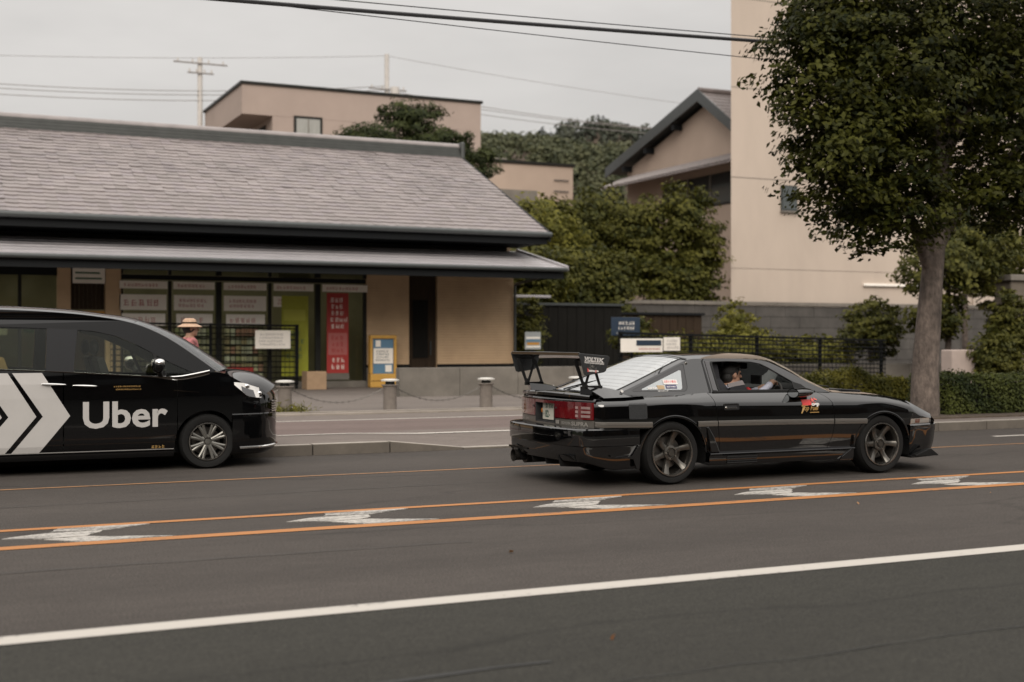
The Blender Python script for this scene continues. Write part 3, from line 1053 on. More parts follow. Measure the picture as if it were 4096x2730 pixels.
# lattice fence in front of the windows
def lattice(name, label, x0, x1, y, zb, zt0, zt1, nh, dv, posts, grp=None, rail=0.05, bar=0.016):
    t = thing(name, label, 'fence', (x0, y, 0.12), group=grp)
    f = lambda x: zt0 + (zt1 - zt0) * (x - x0) / (x1 - x0) - zt0
    q = MB()
    q.add([(x0, y - rail/2, zt0 - rail), (x1, y - rail/2, zt1 - rail), (x1, y + rail/2, zt1 - rail), (x0, y + rail/2, zt0 - rail),
           (x0, y - rail/2, zt0), (x1, y - rail/2, zt1), (x1, y + rail/2, zt1), (x0, y + rail/2, zt0)],
          [(0, 3, 2, 1), (4, 5, 6, 7), (0, 1, 5, 4), (1, 2, 6, 5), (2, 3, 7, 6), (3, 0, 4, 7)])
    q.build('top_rail', m_black, t)
    for i in range(nh):
        z = zb + (zt0 - rail - 0.06 - zb) * i / (nh - 1)
        MB().tube((x0, y, z), (x1, y, z + zt1 - zt0), bar, n=6).build('bar', m_black, t)
    n = int((x1 - x0) / dv)
    for i in range(n + 1):
        x = x0 + (x1 - x0) * i / n
        MB().tube((x, y + bar * 1.6, zb + f(x)), (x, y + bar * 1.6, zt0 + f(x) - rail), bar * 0.45, n=4).build('wire', m_black, t)
    for x in posts:
        bx('post', m_black, x - 0.035, x + 0.035, y + 0.03, y + 0.10, 0.1, zt0 + f(x) + 0.01, t)
    settle(t)
    return t
lattice('lattice_fence', 'black lattice fence with white notice in front of the shop windows', 4.4, 9.22, 33.3, 0.32, 1.88, 1.83, 11, 0.12, (4.5, 6.9, 9.18))
t = thing('notice', 'white notice board hung on the black lattice fence', 'notice', (8.55, 33.25, 1.18))
bx('board', m_white_p, 8.04, 8.98, 33.24, 33.262, 1.20, 1.68, t, bevel=0.004)
b = MB(); print_rows(b, 8.12, 8.9, 1.27, 1.62, 33.238, 4, 33, 0.9); b.build('printed_text', mat('pale_grey_print', (0.36, 0.34, 0.33), 0.6), t)
settle(t)

# ------------------------------------------------------------------ bollards with chains
def bollard():
    t = thing('bollard', '', 'bollard')
    b = MB(); b.lathe([(0.0, 0), (0.125, 0), (0.12, 0.40), (0.135, 0.44), (0.16, 0.455), (0.16, 0.47), (0.0, 0.475)], n=20)
    b.build('post', m_stone, t, smooth=30)
    b = MB(); b.lathe([(0.09, 0.47), (0.085, 0.53)], n=16); b.build('neck', m_dkframe, t, smooth=30)
    b = MB(); b.lathe([(0.0, 0.53), (0.165, 0.535), (0.17, 0.56), (0.10, 0.575), (0.0, 0.58)], n=20); b.build('cap', m_cap, t, smooth=30)
    return t
b0 = bollard()
bpos = [(4.0, 22.4), (5.95, 22.4), (7.93, 22.4), (9.87, 22.4), (11.83, 22.4), (13.8, 22.4)]
bl = ['stone bollard hidden behind the black van', 'stone bollard with pale cap beside the black van nose', 'stone bollard with pale cap in front of the yellow notice stand',
      'stone bollard with pale cap in front of the beige wall', 'stone bollard behind the rear wing of the black car', 'stone bollard behind the roof of the black car']
for i, (x, y) in enumerate(bpos):
    o = b0 if i == 0 else copy_tree(b0)
    o.location = (x, y, 0.125)
    o['label'] = bl[i]
    o['group'] = 'stone bollards along the forecourt'
for i, (a, b_) in enumerate(zip(bpos, bpos[1:])):
    q = MB()
    n = 30
    for k in range(n):
        def pt(u):
            return Vector((a[0] + 0.1 + (b_[0] - a[0] - 0.2) * u, a[1], 0.125 + 0.42 - 0.26 * (1 - (2 * u - 1) ** 2)))
        p0, p1 = pt(k / n), pt((k + 0.85) / n)
        d = (p1 - p0).normalized()
        s = Vector((0, 1, 0)) if k % 2 else d.cross(Vector((0, 1, 0)))
        q.tube(p0 + s * 0.010, p1 + s * 0.010, 0.006, n=5).tube(p0 - s * 0.010, p1 - s * 0.010, 0.006, n=5)
    cl = ['chain hanging behind the black van', 'chain hanging beside the black van nose up to the bollard by the notice stand', 'chain hanging between the two bollards in the open forecourt', 'chain running behind the rear wing of the black car', 'chain hidden behind the black car roof']
    tag(q.build('chain', m_chain), 'iron ' + cl[i], 'chain', 'chains between the bollards')
P = np.array([(5.95 + rng.gauss(0, 0.22), 22.3 + rng.gauss(0, 0.15), 0.13 + abs(rng.gauss(0, 0.07))) for _ in range(500)])
tag(leaves('grass_tuft', P, 0.12, l_bright, aspect=0.12, up=0.1), 'tuft of weeds at the foot of the bollard by the van', 'weeds', kind='stuff')
# ------------------------------------------------------------------ buildings behind
t = thing('flat_roofed_building', 'pinkish flat roofed building behind the tiled shop roof', 'building', (23, 74, 0))
def fb(name, m, *a, bevel=None): return bx(name, m, *a, parent=t, bevel=bevel)
fb('parapet_band', m_pink, 16.2, 30.5, 70.0, 80.0, 13.9, 15.55)
fb('roof_edge', m_dkframe, 16.1, 30.6, 69.9, 80.1, 15.553, 15.70)
fb('wall', m_pink, 17.9, 30.49, 70.01, 79.9, 0, 13.897)
w = fb('window', m_dkframe, 19.1, 20.75, 69.96, 70.005, 11.9, 14.0)
bx('pane', m_curtain, 19.25, 20.6, 69.93, 69.958, 12.0, 13.85, w)
bx('window_bar', m_conc, 19.9, 19.96, 69.91, 69.929, 12.0, 13.85, w)
w = fb('side_window', m_insidedk, 17.86, 17.895, 71.5, 76.5, 11.0, 13.6)
for y in (72.8, 74.0, 75.2): bx('window_bar', m_conc, 17.83, 17.858, y, y + 0.06, 11.0, 13.6, w)
for x, z in ((22.0, 13.2), (23.2, 12.9), (24.5, 13.1)):
    fb('vent_hood', m_conc, x, x + 0.35, 69.8, 69.99, z, z + 0.25, bevel=0.02)
settle(t)
t = thing('stair_block', 'small tan building between pine tree and garden trees', 'building', (29.5, 65, 0))
def fb(name, m, *a, bevel=None): return bx(name, m, *a, parent=t, bevel=bevel)
fb('wall', m_tan, 24.0, 32.5, 62.0, 70.0, 0, 10.9)
fb('roof_edge', m_dkframe, 23.9, 32.6, 61.9, 70.1, 10.903, 11.05)
for x in (25.2, 27.0, 28.1): fb('roof_vent', m_conc, x, x + 0.9, 63, 64, 11.053, 11.3, bevel=0.03)
fb('lower_annex', m_conc, 24.0, 29.6, 60.5, 61.99, 0, 9.3)
for z in (8.9, 9.5, 10.1): fb('ladder_rung', m_gutter, 31.3, 32.2, 61.9, 61.93, z, z + 0.05)
settle(t)

t = thing('gabled_house', 'tan house with grey tiled gable roof left of the tall cream building', 'house', (44, 58, 0))
HX = 38.6
q = MB()
q.prism([[(52.0, 0), (66.6, 0), (66.6, 11.6), (58, 14.2), (52.0, 10.2)]], lambda y, z: (HX, y, z), lambda y, z: (HX + 10, y, z))
q.build('wall', m_tan, t)
q = MB()
q.prism([[(51.0, 9.75), (51.0, 10.0), (58, 14.75), (68.0, 11.75), (68.0, 11.5), (58, 14.5)]], lambda y, z: (38.0, y, z), lambda y, z: (50, y, z))
hr = q.build('roof', m_ridge, t)
hs = math.atan2(4.75, 7.0)
n = 20
for i in range(n):
    y = 51.0 + 7.0 * i / n
    z = 10.02 + 4.75 * i / n
    b = MB()
    for c in range(40):
        x = 38.02 + c * 0.3
        b.add([(x, y, z), (x + 0.3, y, z), (x, y, z + 0.05), (x + 0.15, y, z + 0.02), (x + 0.3, y, z + 0.05), (x, y + 0.37, z + 0.262), (x + 0.15, y + 0.37, z + 0.242), (x + 0.3, y + 0.37, z + 0.262)],
              [(0, 1, 4, 3, 2), (2, 3, 6, 5), (3, 4, 7, 6)])
    b.build('tile_row', m_tile, hr)
MB().tube((38.0, 58, 14.85), (50, 58, 14.85), 0.16, n=10).build('ridge_cap', m_tile, hr, smooth=40)
q = MB()
q.prism([[(50.9, 9.55), (50.9, 10.08), (58, 14.9), (68.1, 11.88), (68.1, 11.3), (58, 14.25)]], lambda y, z: (37.9, y, z), lambda y, z: (37.98, y, z))
q.build('bargeboard', m_gutter, t)
for y, z in ((60.5, 13.45), (63.5, 12.55), (66.0, 11.8)):
    bx('rafter_end', m_fascia, 38.0, 38.58, y, y + 0.25, z - 0.35, z - 0.05, t)
pr = MB()
pr.prism([[(37.1, 10.42), (37.1, 10.5), (38.59, 11.15), (38.59, 11.0)]], lambda x, z: (x, 52.2, z), lambda x, z: (x, 67.2, z))
pent = pr.build('pent_roof', m_tile, t)
for i in range(40):
    y = 52.3 + i * 0.372
    MB().tube((37.05, y, 10.53), (38.58, y, 11.19), 0.055, n=6).build('tile_roll', m_ridge_cap, pent, smooth=40)
bx('window_band', m_insidedk, 38.55, 38.598, 53.5, 62.5, 8.6, 10.3, t)
for y in (55.6, 57.6, 59.8): bx('window_post', m_conc, 38.50, 38.549, y, y + 0.14, 8.6, 10.3, t)
bx('pane', m_winglass, 38.53, 38.548, 55.75, 57.55, 8.7, 9.7, t)
settle(t)

t = thing('tall_building', 'tall plain cream building behind the street tree', 'building', (39, 50, 0))
def fb(name, m, *a, bevel=None): return bx(name, m, *a, parent=t, bevel=bevel)
def slab(name, m, z0, z1, e):
    q = MB()
    q.prism([[(31.1 + e, 45.0 + e), (50.0, 45.0 + e), (50.0, 60.0), (42.6 + e, 60.0)]], lambda x, y: (x, y, z0), lambda x, y: (x, y, z1))
    return q.build(name, m, t)
slab('wall', m_cream, 0, 4.46, 0)

slab('wall', m_cream, 4.48, 19.0, 0)
slab('wall_joint', m_conc, 4.455, 4.485, 0.02)
slab('roof_edge', m_conc, 19.003, 19.3, -0.1)
w = fb('window', m_gutter, 33.65, 34.5, 44.94, 44.998, 7.0, 8.1)
bx('pane', m_winglass, 33.72, 34.43, 44.92, 44.938, 7.07, 8.03, w)
bx('sill', m_conc, 33.6, 34.55, 44.86, 44.939, 6.93, 6.998, w)
for z in (8.3, 12.1, 15.9): slab('floor_joint', m_conc, z, z + 0.03, -0.006)
fb('vent_cap', m_conc, 36.6, 36.95, 44.86, 44.999, 6.2, 6.5, bevel=0.03)
fb('vent_cap', m_conc, 38.0, 38.35, 44.86, 44.999, 9.2, 9.5, bevel=0.03)
fb('conduit', m_white_p, 38.1, 44.0, 44.86, 44.998, 3.84, 3.96, bevel=0.02)
fb('downpipe', m_cream, 44.5, 44.65, 44.85, 44.99, 0.2, 18.9)
settle(t)

# ------------------------------------------------------------------ walls and boards right of the shop
t = thing('block_wall', 'long grey block wall below the cream building', 'wall', (31, 44, 0.1))
for r_ in range(6):
    z0 = 0.12 + r_ * 0.46
    for c in range(16):
        x0 = 20.4 + c * 1.5 + (0.75 if r_ % 2 else 0)
        o = bx('block', m_block, x0, x0 + 1.485, 44.0 + rng.uniform(-0.006, 0.006), 44.2, z0, z0 + 0.445, t)
bx('wall_core', m_woodblk, 20.4, 45.0, 44.03, 44.17, 0.1, 2.87, t)
for c in range(12):
    bx('coping', m_conc, 20.4 + c * 2.05, 20.4 + c * 2.05 + 2.04, 43.92, 44.28, 2.885, 3.03, t, bevel=0.01)
settle(t)
t = thing('board_wall', 'blackened timber board wall right of the shop', 'wall', (18.6, 36, 0.1))
for i in range(24):
    x = 16.7 + i * 0.165
    bx('board', m_woodblk, x, x + 0.158, 36.0 + (i % 2) * 0.012, 36.03 + (i % 2) * 0.012, 0.1, 2.52, t)
bx('board_cap', m_gutter, 16.65, 20.7, 35.93, 36.12, 2.523, 2.60, t)
bx('plinth', m_conc, 16.65, 20.7, 35.96, 36.10, 0.05, 0.30, t)
bx('wall_back', m_woodblk, 16.7, 20.65, 36.05, 36.09, 0.1, 2.51, t)
settle(t)
t = thing('board_wall', 'grey brown boarded shed wall behind the fence end', 'wall', (22.4, 38, 0.1))
for i in range(26):
    x = 20.75 + i * 0.165
    bx('board', m_wood, x, x + 0.158, 38.0 + (i % 2) * 0.012, 38.03 + (i % 2) * 0.012, 0.1, 2.3, t)
bx('board_cap', m_fascia, 20.7, 25.1, 37.9, 38.15, 2.303, 2.38, t)
bx('wall_back', m_woodblk, 20.75, 25.0, 38.05, 38.09, 0.1, 2.29, t)
settle(t)
tag(bx('canopy_edge', m_metalroof, 16.6, 18.4, 36.6, 36.9, 2.78, 2.86, bevel=0.01), 'thin pale canopy strip above the black board wall', 'canopy')
t = thing('retaining_wall', 'low concrete retaining wall behind the black fence', 'wall', (20, 27.7, 0.1))
for i in range(12):
    bx('wall_section', m_conc, 10.0 + i * 1.5, 11.492 + i * 1.5, 27.6, 27.85, 0.1, 0.78, t, bevel=0.008)
settle(t)
lattice('lattice_fence', 'black lattice fence above the hedge in front of bright shrubs', 15.4, 23.65, 27.0, 0.62, 1.62, 1.44, 9, 0.125, (15.5, 17.5, 19.5, 21.5, 23.55))
t = thing('sign_board', 'small white sign with blue and orange bands on a post by the shop corner', 'sign', (16.1, 33.0, 0.12))
bx('post', m_black, 15.98, 16.03, 33.04, 33.09, 0.1, 1.6, t)
bx('board', mat('pale_grey_board', (0.32, 0.34, 0.34), 0.5), 15.76, 16.26, 33.0, 33.035, 1.16, 1.66, t, bevel=0.005)
bx('white_band', m_white_p, 15.79, 16.23, 32.99, 32.998, 1.46, 1.52, t)
bx('blue_band', m_blue_p, 15.79, 16.23, 32.99, 32.998, 1.37, 1.44, t)
bx('orange_band', m_orange_p, 15.82, 16.2, 32.99, 32.998, 1.29, 1.36, t)
bx('white_band', m_white_p, 15.79, 16.23, 32.99, 32.998, 1.215, 1.26, t)
settle(t)
t = thing('sign_board', 'navy sign board with white lettering above the fence end', 'sign', (15.7, 27.2, 0.12))
bx('post', m_black, 15.9, 15.95, 27.24, 27.29, 0.1, 1.9, t)
bx('board', m_navy, 15.32, 16.12, 27.2, 27.235, 1.53, 1.98, t, bevel=0.005)
b = MB(); print_rows(b, 15.48, 16.0, 1.66, 1.90, 27.198, 2, 71, 0.95); print_rows(b, 15.44, 16.06, 1.57, 1.62, 27.198, 1, 72, 0.95); b.build('printed_text', m_white_p, t)
settle(t)
t = thing('sign_board', 'white sign with navy field and red line on the fence', 'sign', (16.0, 26.9, 1.1))
bx('board', m_white_p, 15.42, 16.60, 26.92, 26.945, 1.13, 1.46, t, bevel=0.004)
bx('navy_field', m_navy, 15.85, 16.55, 26.91, 26.918, 1.29, 1.42, t)
b = MB(); print_rows(b, 15.9, 16.55, 1.17, 1.25, 26.918, 1, 73, 0.95); b.build('printed_text', m_rose_p, t)
settle(t)
t = thing('sign_board', 'plain white sign on the fence beside the navy field sign', 'sign', (16.8, 26.9, 1.1))
bx('board', m_white_p, 16.63, 17.10, 26.92, 26.945, 1.16, 1.49, t, bevel=0.004)
b = MB(); print_rows(b, 16.67, 17.06, 1.2, 1.45, 26.918, 3, 74, 0.9); b.build('printed_text', mat('grey_print', (0.34, 0.32, 0.31), 0.6), t)
settle(t)
t = thing('gate_pillar', 'brown concrete gate pillar with pale cap at the right edge', 'pillar', (27.3, 26.0, 0.1))
bx('shaft', mat('brown_concrete', (0.14, 0.115, 0.09), 0.85, var=0.15, scale=3, dirt=0.3), 27.15, 28.3, 26.0, 26.6, 0.1, 3.05, t, bevel=0.02)
bx('cap', m_conc, 27.05, 28.4, 25.9, 26.7, 3.053, 3.22, t, bevel=0.02)
settle(t)
tag(MB().box(23.5, 24.25, 24.4, 24.8, 0.1, 1.18).build('utility_box', mat('pale_pink_box', (0.42, 0.34, 0.30), 0.6, var=0.06), bevel=0.03), 'pale pink utility box behind the hedge right of the trunk', 'utility box')

# ------------------------------------------------------------------ vegetation
structure('planting_bed', bx('planting_bed', m_soil, 12.7, 60, 16.0, 21.0, 0.0, 0.15))
def limb(b, pts, r0, r1, n=9):
    P = spline(pts, 5)
    k = len(P) - 1
    rows = []
    for i, p in enumerate(P):
        d = Vector(P[min(i + 1, k)] - P[max(i - 1, 0)]).normalized()
        u = d.cross(Vector((0.3, 1, 0.1))).normalized()
        w = d.cross(u)
        r = r0 + (r1 - r0) * i / k
        rows.append([tuple(Vector(p) + u * (r * math.cos(2*math.pi*j/n)) + w * (r * math.sin(2*math.pi*j/n))) for j in range(n + 1)])
    b.grid(rows)
def tree(name, label, base, trunk_pts, r0, r1, limbs, blobs, n, leaf, size, per=60, clump=0.35, shell=0.4, group=None, aspect=0.55):
    t = thing(name, label, 'tree', base, group=group)
    b = MB()
    limb(b, trunk_pts, r0, r1, 12)
    b.build('trunk', m_bark, t, smooth=60)
    if limbs:
        b = MB()
        for L_ in limbs: limb(b, L_[0], L_[1], L_[2], 7)
        b.build('limbs', m_bark, t, smooth=60)
    P, T, N = clumps(blobs, n, clump, per, shell)
    leaves('crown', P, size, leaf, t, T, nrm=N, aspect=aspect)
    settle(t)
    return t
bx0, by0 = 15.44, 16.6
tree('street_tree', 'large dark green street tree with thick pale trunk beside the road', (bx0, by0, 0.12),
     [(bx0 - 0.06, by0, 0.1), (bx0 - 0.03, by0 + 0.02, 0.9), (bx0 + 0.02, by0, 1.7), (bx0 + 0.07, by0 - 0.02, 2.4), (bx0 + 0.22, by0, 3.6), (bx0 + 0.3, by0, 5.2)], 0.245, 0.14,
     [([(bx0 + 0.05, by0, 2.6), (bx0 - 0.6, by0 - 0.2, 3.5), (bx0 - 1.6, by0 - 0.3, 4.6)], 0.12, 0.04),
      ([(bx0 + 0.15, by0, 2.9), (bx0 + 1.0, by0 + 0.2, 3.8), (bx0 + 2.4, by0 + 0.1, 5.0)], 0.13, 0.04),
      ([(bx0 + 0.25, by0, 3.6), (bx0 - 0.3, by0 + 0.4, 5.0), (bx0 - 1.0, by0 + 0.6, 6.6)], 0.12, 0.03),
      ([(bx0 + 0.3, by0, 4.4), (bx0 + 0.9, by0 - 0.3, 6.0), (bx0 + 1.4, by0 - 0.4, 7.4)], 0.12, 0.03)],
     [(14.5, 16.5, 5.5, 1.9, 1.9, 2.2, 5), (17.0, 16.6, 5.7, 2.4, 2.2, 2.3, 7), (13.5, 16.4, 4.9, 1.2, 1.3, 1.15, 2.0), (15.8, 16.2, 7.4, 2.8, 2.2, 1.7, 5),
      (19.2, 17.0, 6.0, 2.0, 2.0, 2.1, 4), (13.4, 16.5, 6.6, 1.0, 1.1, 1.0, 1.6), (14.3, 16.3, 3.55, 1.2, 1.2, 0.75, 1.6), (13.1, 16.2, 4.1, 0.8, 0.9, 0.8, 0.7), (12.7, 16.4, 5.6, 0.8, 0.9, 0.9, 0.7), (17.2, 16.3, 3.9, 1.7, 1.4, 0.7, 2.0)],
     92000, l_big, 0.105, per=44, clump=0.24, shell=0.12)
gt = 'leafy garden trees behind the block wall'
def garden(label, c, r, n, leaf=None, size=0.19):
    n = int(n * 1.5)
    cx, cy, cz = c
    return tree('garden_tree', label, (cx, cy, 0), [(cx, cy, 0), (cx + 0.1, cy, cz * 0.5), (cx - 0.1, cy, cz)], 0.16, 0.07, [],
         [(cx, cy, cz, *r, 5), (cx - r[0] * 0.5, cy - 0.3, cz + r[2] * 0.45, r[0] * 0.6, r[1] * 0.7, r[2] * 0.6, 2), (cx + r[0] * 0.45, cy, cz + r[2] * 0.2, r[0] * 0.6, r[1] * 0.7, r[2] * 0.75, 2), (cx, cy - 0.2, cz - r[2] * 0.5, r[0] * 1.05, r[1], r[2] * 0.6, 2)],
         n, leaf or l_bush, size, per=40, clump=0.38, shell=0.35, group=gt)
garden('bushy olive green tree above the block wall nearest the gabled house', (26.9, 46.6, 5.5), (2.1, 1.5, 2.3), 9000)
garden('narrow olive green tree touching the corner of the cream building', (29.7, 45.9, 5.4), (1.25, 1.2, 2.6), 7000)
garden('olive green tree left of the bushy one behind the shop gable', (24.0, 46.2, 5.0), (1.9, 1.5, 2.2), 8000)
garden('yellow green tree beside the lower end of the tiled roof', (21.2, 43.0, 4.7), (1.5, 1.3, 2.0), 6000, l_bright)
garden('low olive tree filling the gap below the gabled house', (28.6, 45.6, 3.9), (1.9, 1.0, 1.3), 6000)
garden('low dark tree under the eaves end of the shop', (18.7, 39.2, 3.3), (1.5, 1.2, 1.3), 6000)
garden('rounded dark tree behind the board walls', (22.2, 41.0, 3.4), (2.0, 1.2, 1.4), 6000)
P, T, N = clumps([(17.2, 47, 9.1, 2.7, 1.6, 0.75, 5), (15.6, 47, 9.0, 1.5, 1.2, 0.55, 2.5), (18.8, 47, 9.2, 1.4, 1.2, 0.7, 2.5), (17.5, 47, 10.2, 1.5, 1.0, 0.55, 2), (17.4, 47, 8.3, 2.9, 1.6, 0.6, 4), (20.3, 47, 8.4, 1.0, 1.0, 0.8, 2)], 22000, 0.30, 50, 0.15)
t = thing('pine_tree', 'dark broad pine tree rising behind the tiled roof', 'tree', (17.2, 47, 0))
b = MB(); limb(b, [(17.2, 47, 0), (17.0, 47, 4), (17.4, 47, 9.4)], 0.22, 0.08, 10); b.build('trunk', m_bark, t, smooth=60)
leaves('crown', P, 0.24, l_pine, t, T, nrm=N, aspect=0.22)
settle(t)

def hedge(name, label, x0, x1, y0, y1, z1, n, leaf, size=0.06, lump=0.06, cat='hedge', group=None, inner=True):
    t = thing(name, label, cat, ((x0 + x1) / 2, (y0 + y1) / 2, 0.13), group=group)
    q = NR.uniform(0, 1, (n, 3))
    face = NR.choice(3, n, p=[0.5, 0.42, 0.08])
    P = np.empty((n, 3)); N = np.zeros((n, 3))
    P[:, 0] = x0 + (x1 - x0) * q[:, 0]
    P[:, 1] = y0 + (y1 - y0) * q[:, 1]
    P[:, 2] = 0.15 + (z1 - 0.15) * q[:, 2]
    f = face == 0; P[f, 1] = y0 + NR.exponential(0.05, f.sum()); N[f, 1] = -1
    f = face == 1; P[f, 2] = z1 - NR.exponential(0.05, f.sum()); N[f, 2] = 1
    f = face == 2; P[f, 0] = np.where(NR.uniform(0, 1, f.sum()) < 0.5, x0, x1); N[f, 0] = np.sign(P[f, 0] - (x0 + x1) / 2)
    h = lump * (np.sin(P[:, 0] * 3.1 + 1) + np.sin(P[:, 0] * 7.3) * 0.5 + np.sin(P[:, 1] * 5 + P[:, 0] * 1.7) * 0.6)
    k = (P[:, 2] - 0.15) / (z1 - 0.15)
    P[:, 2] += h * k
    P[:, 1] += h * 0.7 * (face == 0)
    P += NR.normal(0, 0.025, P.shape)
    tone = 0.5 + 0.5 * np.sin(P[:, 0] * 4.3 + P[:, 2] * 6) * np.sin(P[:, 1] * 3 + P[:, 0] * 1.3)
    leaves('foliage', P, size, leaf, t, np.clip(tone, 0.05, 0.95), nrm=N)
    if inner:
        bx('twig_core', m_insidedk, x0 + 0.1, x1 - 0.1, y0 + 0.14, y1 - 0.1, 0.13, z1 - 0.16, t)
    settle(t)
hedge('clipped_hedge', 'dark clipped box hedge right of the tree trunk', 15.85, 23.5, 16.55, 17.5, 0.80, 26000, l_hedge, 0.06, 0.03)
hedge('azalea_hedge', 'lumpy olive hedge behind the black car bonnet', 11.5, 17.9, 19.6, 20.8, 0.70, 22000, l_bright and leaf_mat('olive_hedge_leaf', (0.045, 0.048, 0.009), (0.165, 0.148, 0.026), 0.25), 0.07, 0.10)
def bush(name, label, c, r, n, leaf, size=0.12, group=None):
    t = thing(name, label, 'shrub', (c[0], c[1], c[2] - r[2]), group=group)
    P, T, N = clumps([(*c, *r, 1)], n, 0.16, 30, 0.3)
    P[:, 2] = np.maximum(P[:, 2], 0.14)
    leaves('foliage', P, size, leaf, t, T, nrm=N)
    b = MB()
    for i in range(4): limb(b, [(c[0] + rng.uniform(-.2, .2), c[1], c[2] - r[2]), (c[0] + rng.uniform(-.4, .4) * r[0], c[1], c[2])], 0.03, 0.012, 5)
    b.build('stems', m_bark, t)
    settle(t)
bg = 'shrubs behind the black lattice fence'
bush('shrub', 'bright yellow green shrub behind the left half of the fence', (18.4, 29.0, 1.0), (1.3, 0.8, 0.62), 5000, l_bright, group=bg)
bush('shrub', 'wide yellow green shrub behind the middle of the fence', (20.6, 29.2, 1.1), (1.5, 0.8, 0.72), 5500, l_bright, group=bg)
bush('shrub', 'yellow green shrub behind the right half of the fence', (23.0, 29.2, 1.0), (1.4, 0.8, 0.55), 5000, l_bright, group=bg)
bush('shrub', 'tall olive shrub left of the street tree trunk', (24.6, 28.6, 1.75), (0.95, 0.8, 0.95), 5500, l_bush, group=bg)
bush('shrub', 'thin yellow green shrub in front of the block wall', (24.0, 34.5, 1.6), (0.8, 0.6, 1.2), 3000, l_bright, group=bg)
bush('shrub', 'olive shrub at the navy sign near the fence end', (17.3, 29.5, 1.5), (0.7, 0.5, 0.5), 2500, l_bush, group=bg)
bush('shrub', 'dark shrub at the shop corner beside the small banded sign', (16.6, 34.6, 1.5), (0.5, 0.5, 1.2), 3500, l_bush, group=bg)
tree('garden_tree', 'dark leafy tree between trunk and gate pillar', (25.3, 26.5, 0), [(25.3, 26.5, 0), (25.4, 26.5, 2), (25.3, 26.5, 3.8)], 0.1, 0.05, [],
     [(25.3, 26.5, 3.3, 1.5, 1.0, 1.1, 3), (24.9, 26.4, 2.0, 0.8, 0.7, 0.8, 1.6), (26.6, 26.7, 4.0, 1.3, 1.0, 0.9, 2)], 11000, l_bush, 0.15, per=40, clump=0.24, shell=0.3)
bush('shrub', 'leafy olive shrub beside the gate pillar foot', (26.3, 25.3, 1.5), (0.75, 0.5, 1.3), 6500, l_bush, 0.12)
bush('shrub', 'low olive shrub beside the pale pink utility box', (24.7, 24.3, 0.9), (0.6, 0.4, 0.75), 3500, l_bush, 0.11)
tree('garden_tree', 'olive tree behind the gate pillar at the right edge', (29.5, 30.0, 0), [(29.5, 30, 0), (29.4, 30, 2), (29.5, 30, 4.4)], 0.12, 0.05, [],
     [(29.5, 30, 4.2, 2.0, 1.2, 1.4, 3), (31.5, 30.4, 3.6, 1.4, 1.0, 1.4, 2)], 7000, l_bush, 0.18, per=40, clump=0.3, shell=0.3)

# wooded hills
def hill(name, prof, y0, y1, leafm, fname, label, ntree, csize):
    f = curve_at(prof)
    xs = np.linspace(prof[0][0], prof[-1][0], 60)
    b = MB()
    rows = []
    for j in range(9):
        v = j / 8
        rows.append([(x * (0.8 + 0.2 * v) if False else x, y0 + (y1 - y0) * v, -1 + (f(x) - 5 + 1) * math.sin(min(1, v * 1.25) * math.pi / 2)) for x in xs])
    b.grid(rows)
    o = structure(name, b.build(name, m_soil, smooth=60))
    P, T, N = [], [], []
    for i in range(ntree):
        x = NR.uniform(prof[0][0], prof[-1][0]); v = NR.uniform(0.1, 0.9)
        z = -1 + (f(x) - 4) * math.sin(min(1, v * 1.25) * math.pi / 2)
        r = NR.uniform(0.7, 1.3) * csize
        q = NR.normal(size=(80, 3)); q /= np.linalg.norm(q, axis=1)[:, None]
        P.append(np.array([x, y0 + (y1 - y0) * v, z + r * 0.6]) + q * np.array([r, r, r * 1.05]) * NR.uniform(0.75, 1.05, (80, 1)))
        T.append(np.full(80, NR.uniform(0.0, 1.0))); N.append(q)
    tag(leaves(fname, np.concatenate(P), csize * 0.42, leafm, None, np.concatenate(T), nrm=np.concatenate(N), aspect=0.8), label, 'forest', kind='stuff')
hill('hill', [(60, 38), (80, 43), (95, 46), (105, 47.5), (115, 47.5), (127, 47), (135, 47), (142, 47.5), (150, 48), (160, 48.5), (190, 46), (240, 40)], 190, 262, l_hill, 'hill_forest', 'dark mixed woodland covering the hill', 2200, 1.7)
hill('far_hill', [(120, 50), (170, 60), (205, 76), (222, 83), (236, 86), (250, 85), (280, 78), (330, 60)], 380, 440, l_farhill, 'far_forest', 'greyish woodland on the farther hill', 500, 3.2)

# ------------------------------------------------------------------ poles and wires
def upole(x, y, h, arms, label):
    t = thing('utility_pole', label, 'utility pole', (x, y, 0), group='utility poles beyond the roofs')
    MB().tube((x, y, 0), (x, y, h), 0.20, 0.15, n=12).build('pole', m_pole, t, smooth=40)
    for z, w in arms:
        bx('crossarm', m_wire_far, x - w * 0.5, x + w * 0.5, y - 0.22, y - 0.155, z, z + 0.09, t)
        for k in (-0.42, -0.15, 0.15, 0.42):
            MB().tube((x + w * k, y - 0.19, z + 0.09), (x + w * k, y - 0.19, z + 0.28), 0.05, n=6).build('insulator', m_pole, t)
    settle(t)
    return t
upole(15.9, 80, 18.95, ((18.5, 3.3), (17.9, 1.6)), 'pale utility pole with a long crossarm above the tiled roof ridge')
t = upole(28.1, 80, 20.3, ((17.9, 2.6), (17.4, 2.6)), 'pale utility pole with transformer behind the flat roofed building')
MB().tube((28.55, 79.7, 16.9), (28.55, 79.7, 18.1), 0.30, n=12).build('transformer', m_pole, t, smooth=40).location -= t.location
def wire(label, p0, p1, sag, r, m, group=None, name='overhead_wire', n=24):
    b = MB()
    pts = []
    for i in range(n + 1):
        u = i / n
        p = Vector(p0).lerp(Vector(p1), u)
        p.z -= sag * 4 * u * (1 - u)
        pts.append(tuple(p))
    b.path(pts, r, 6)
    tag(b.build(name, m), label, 'wire', group)
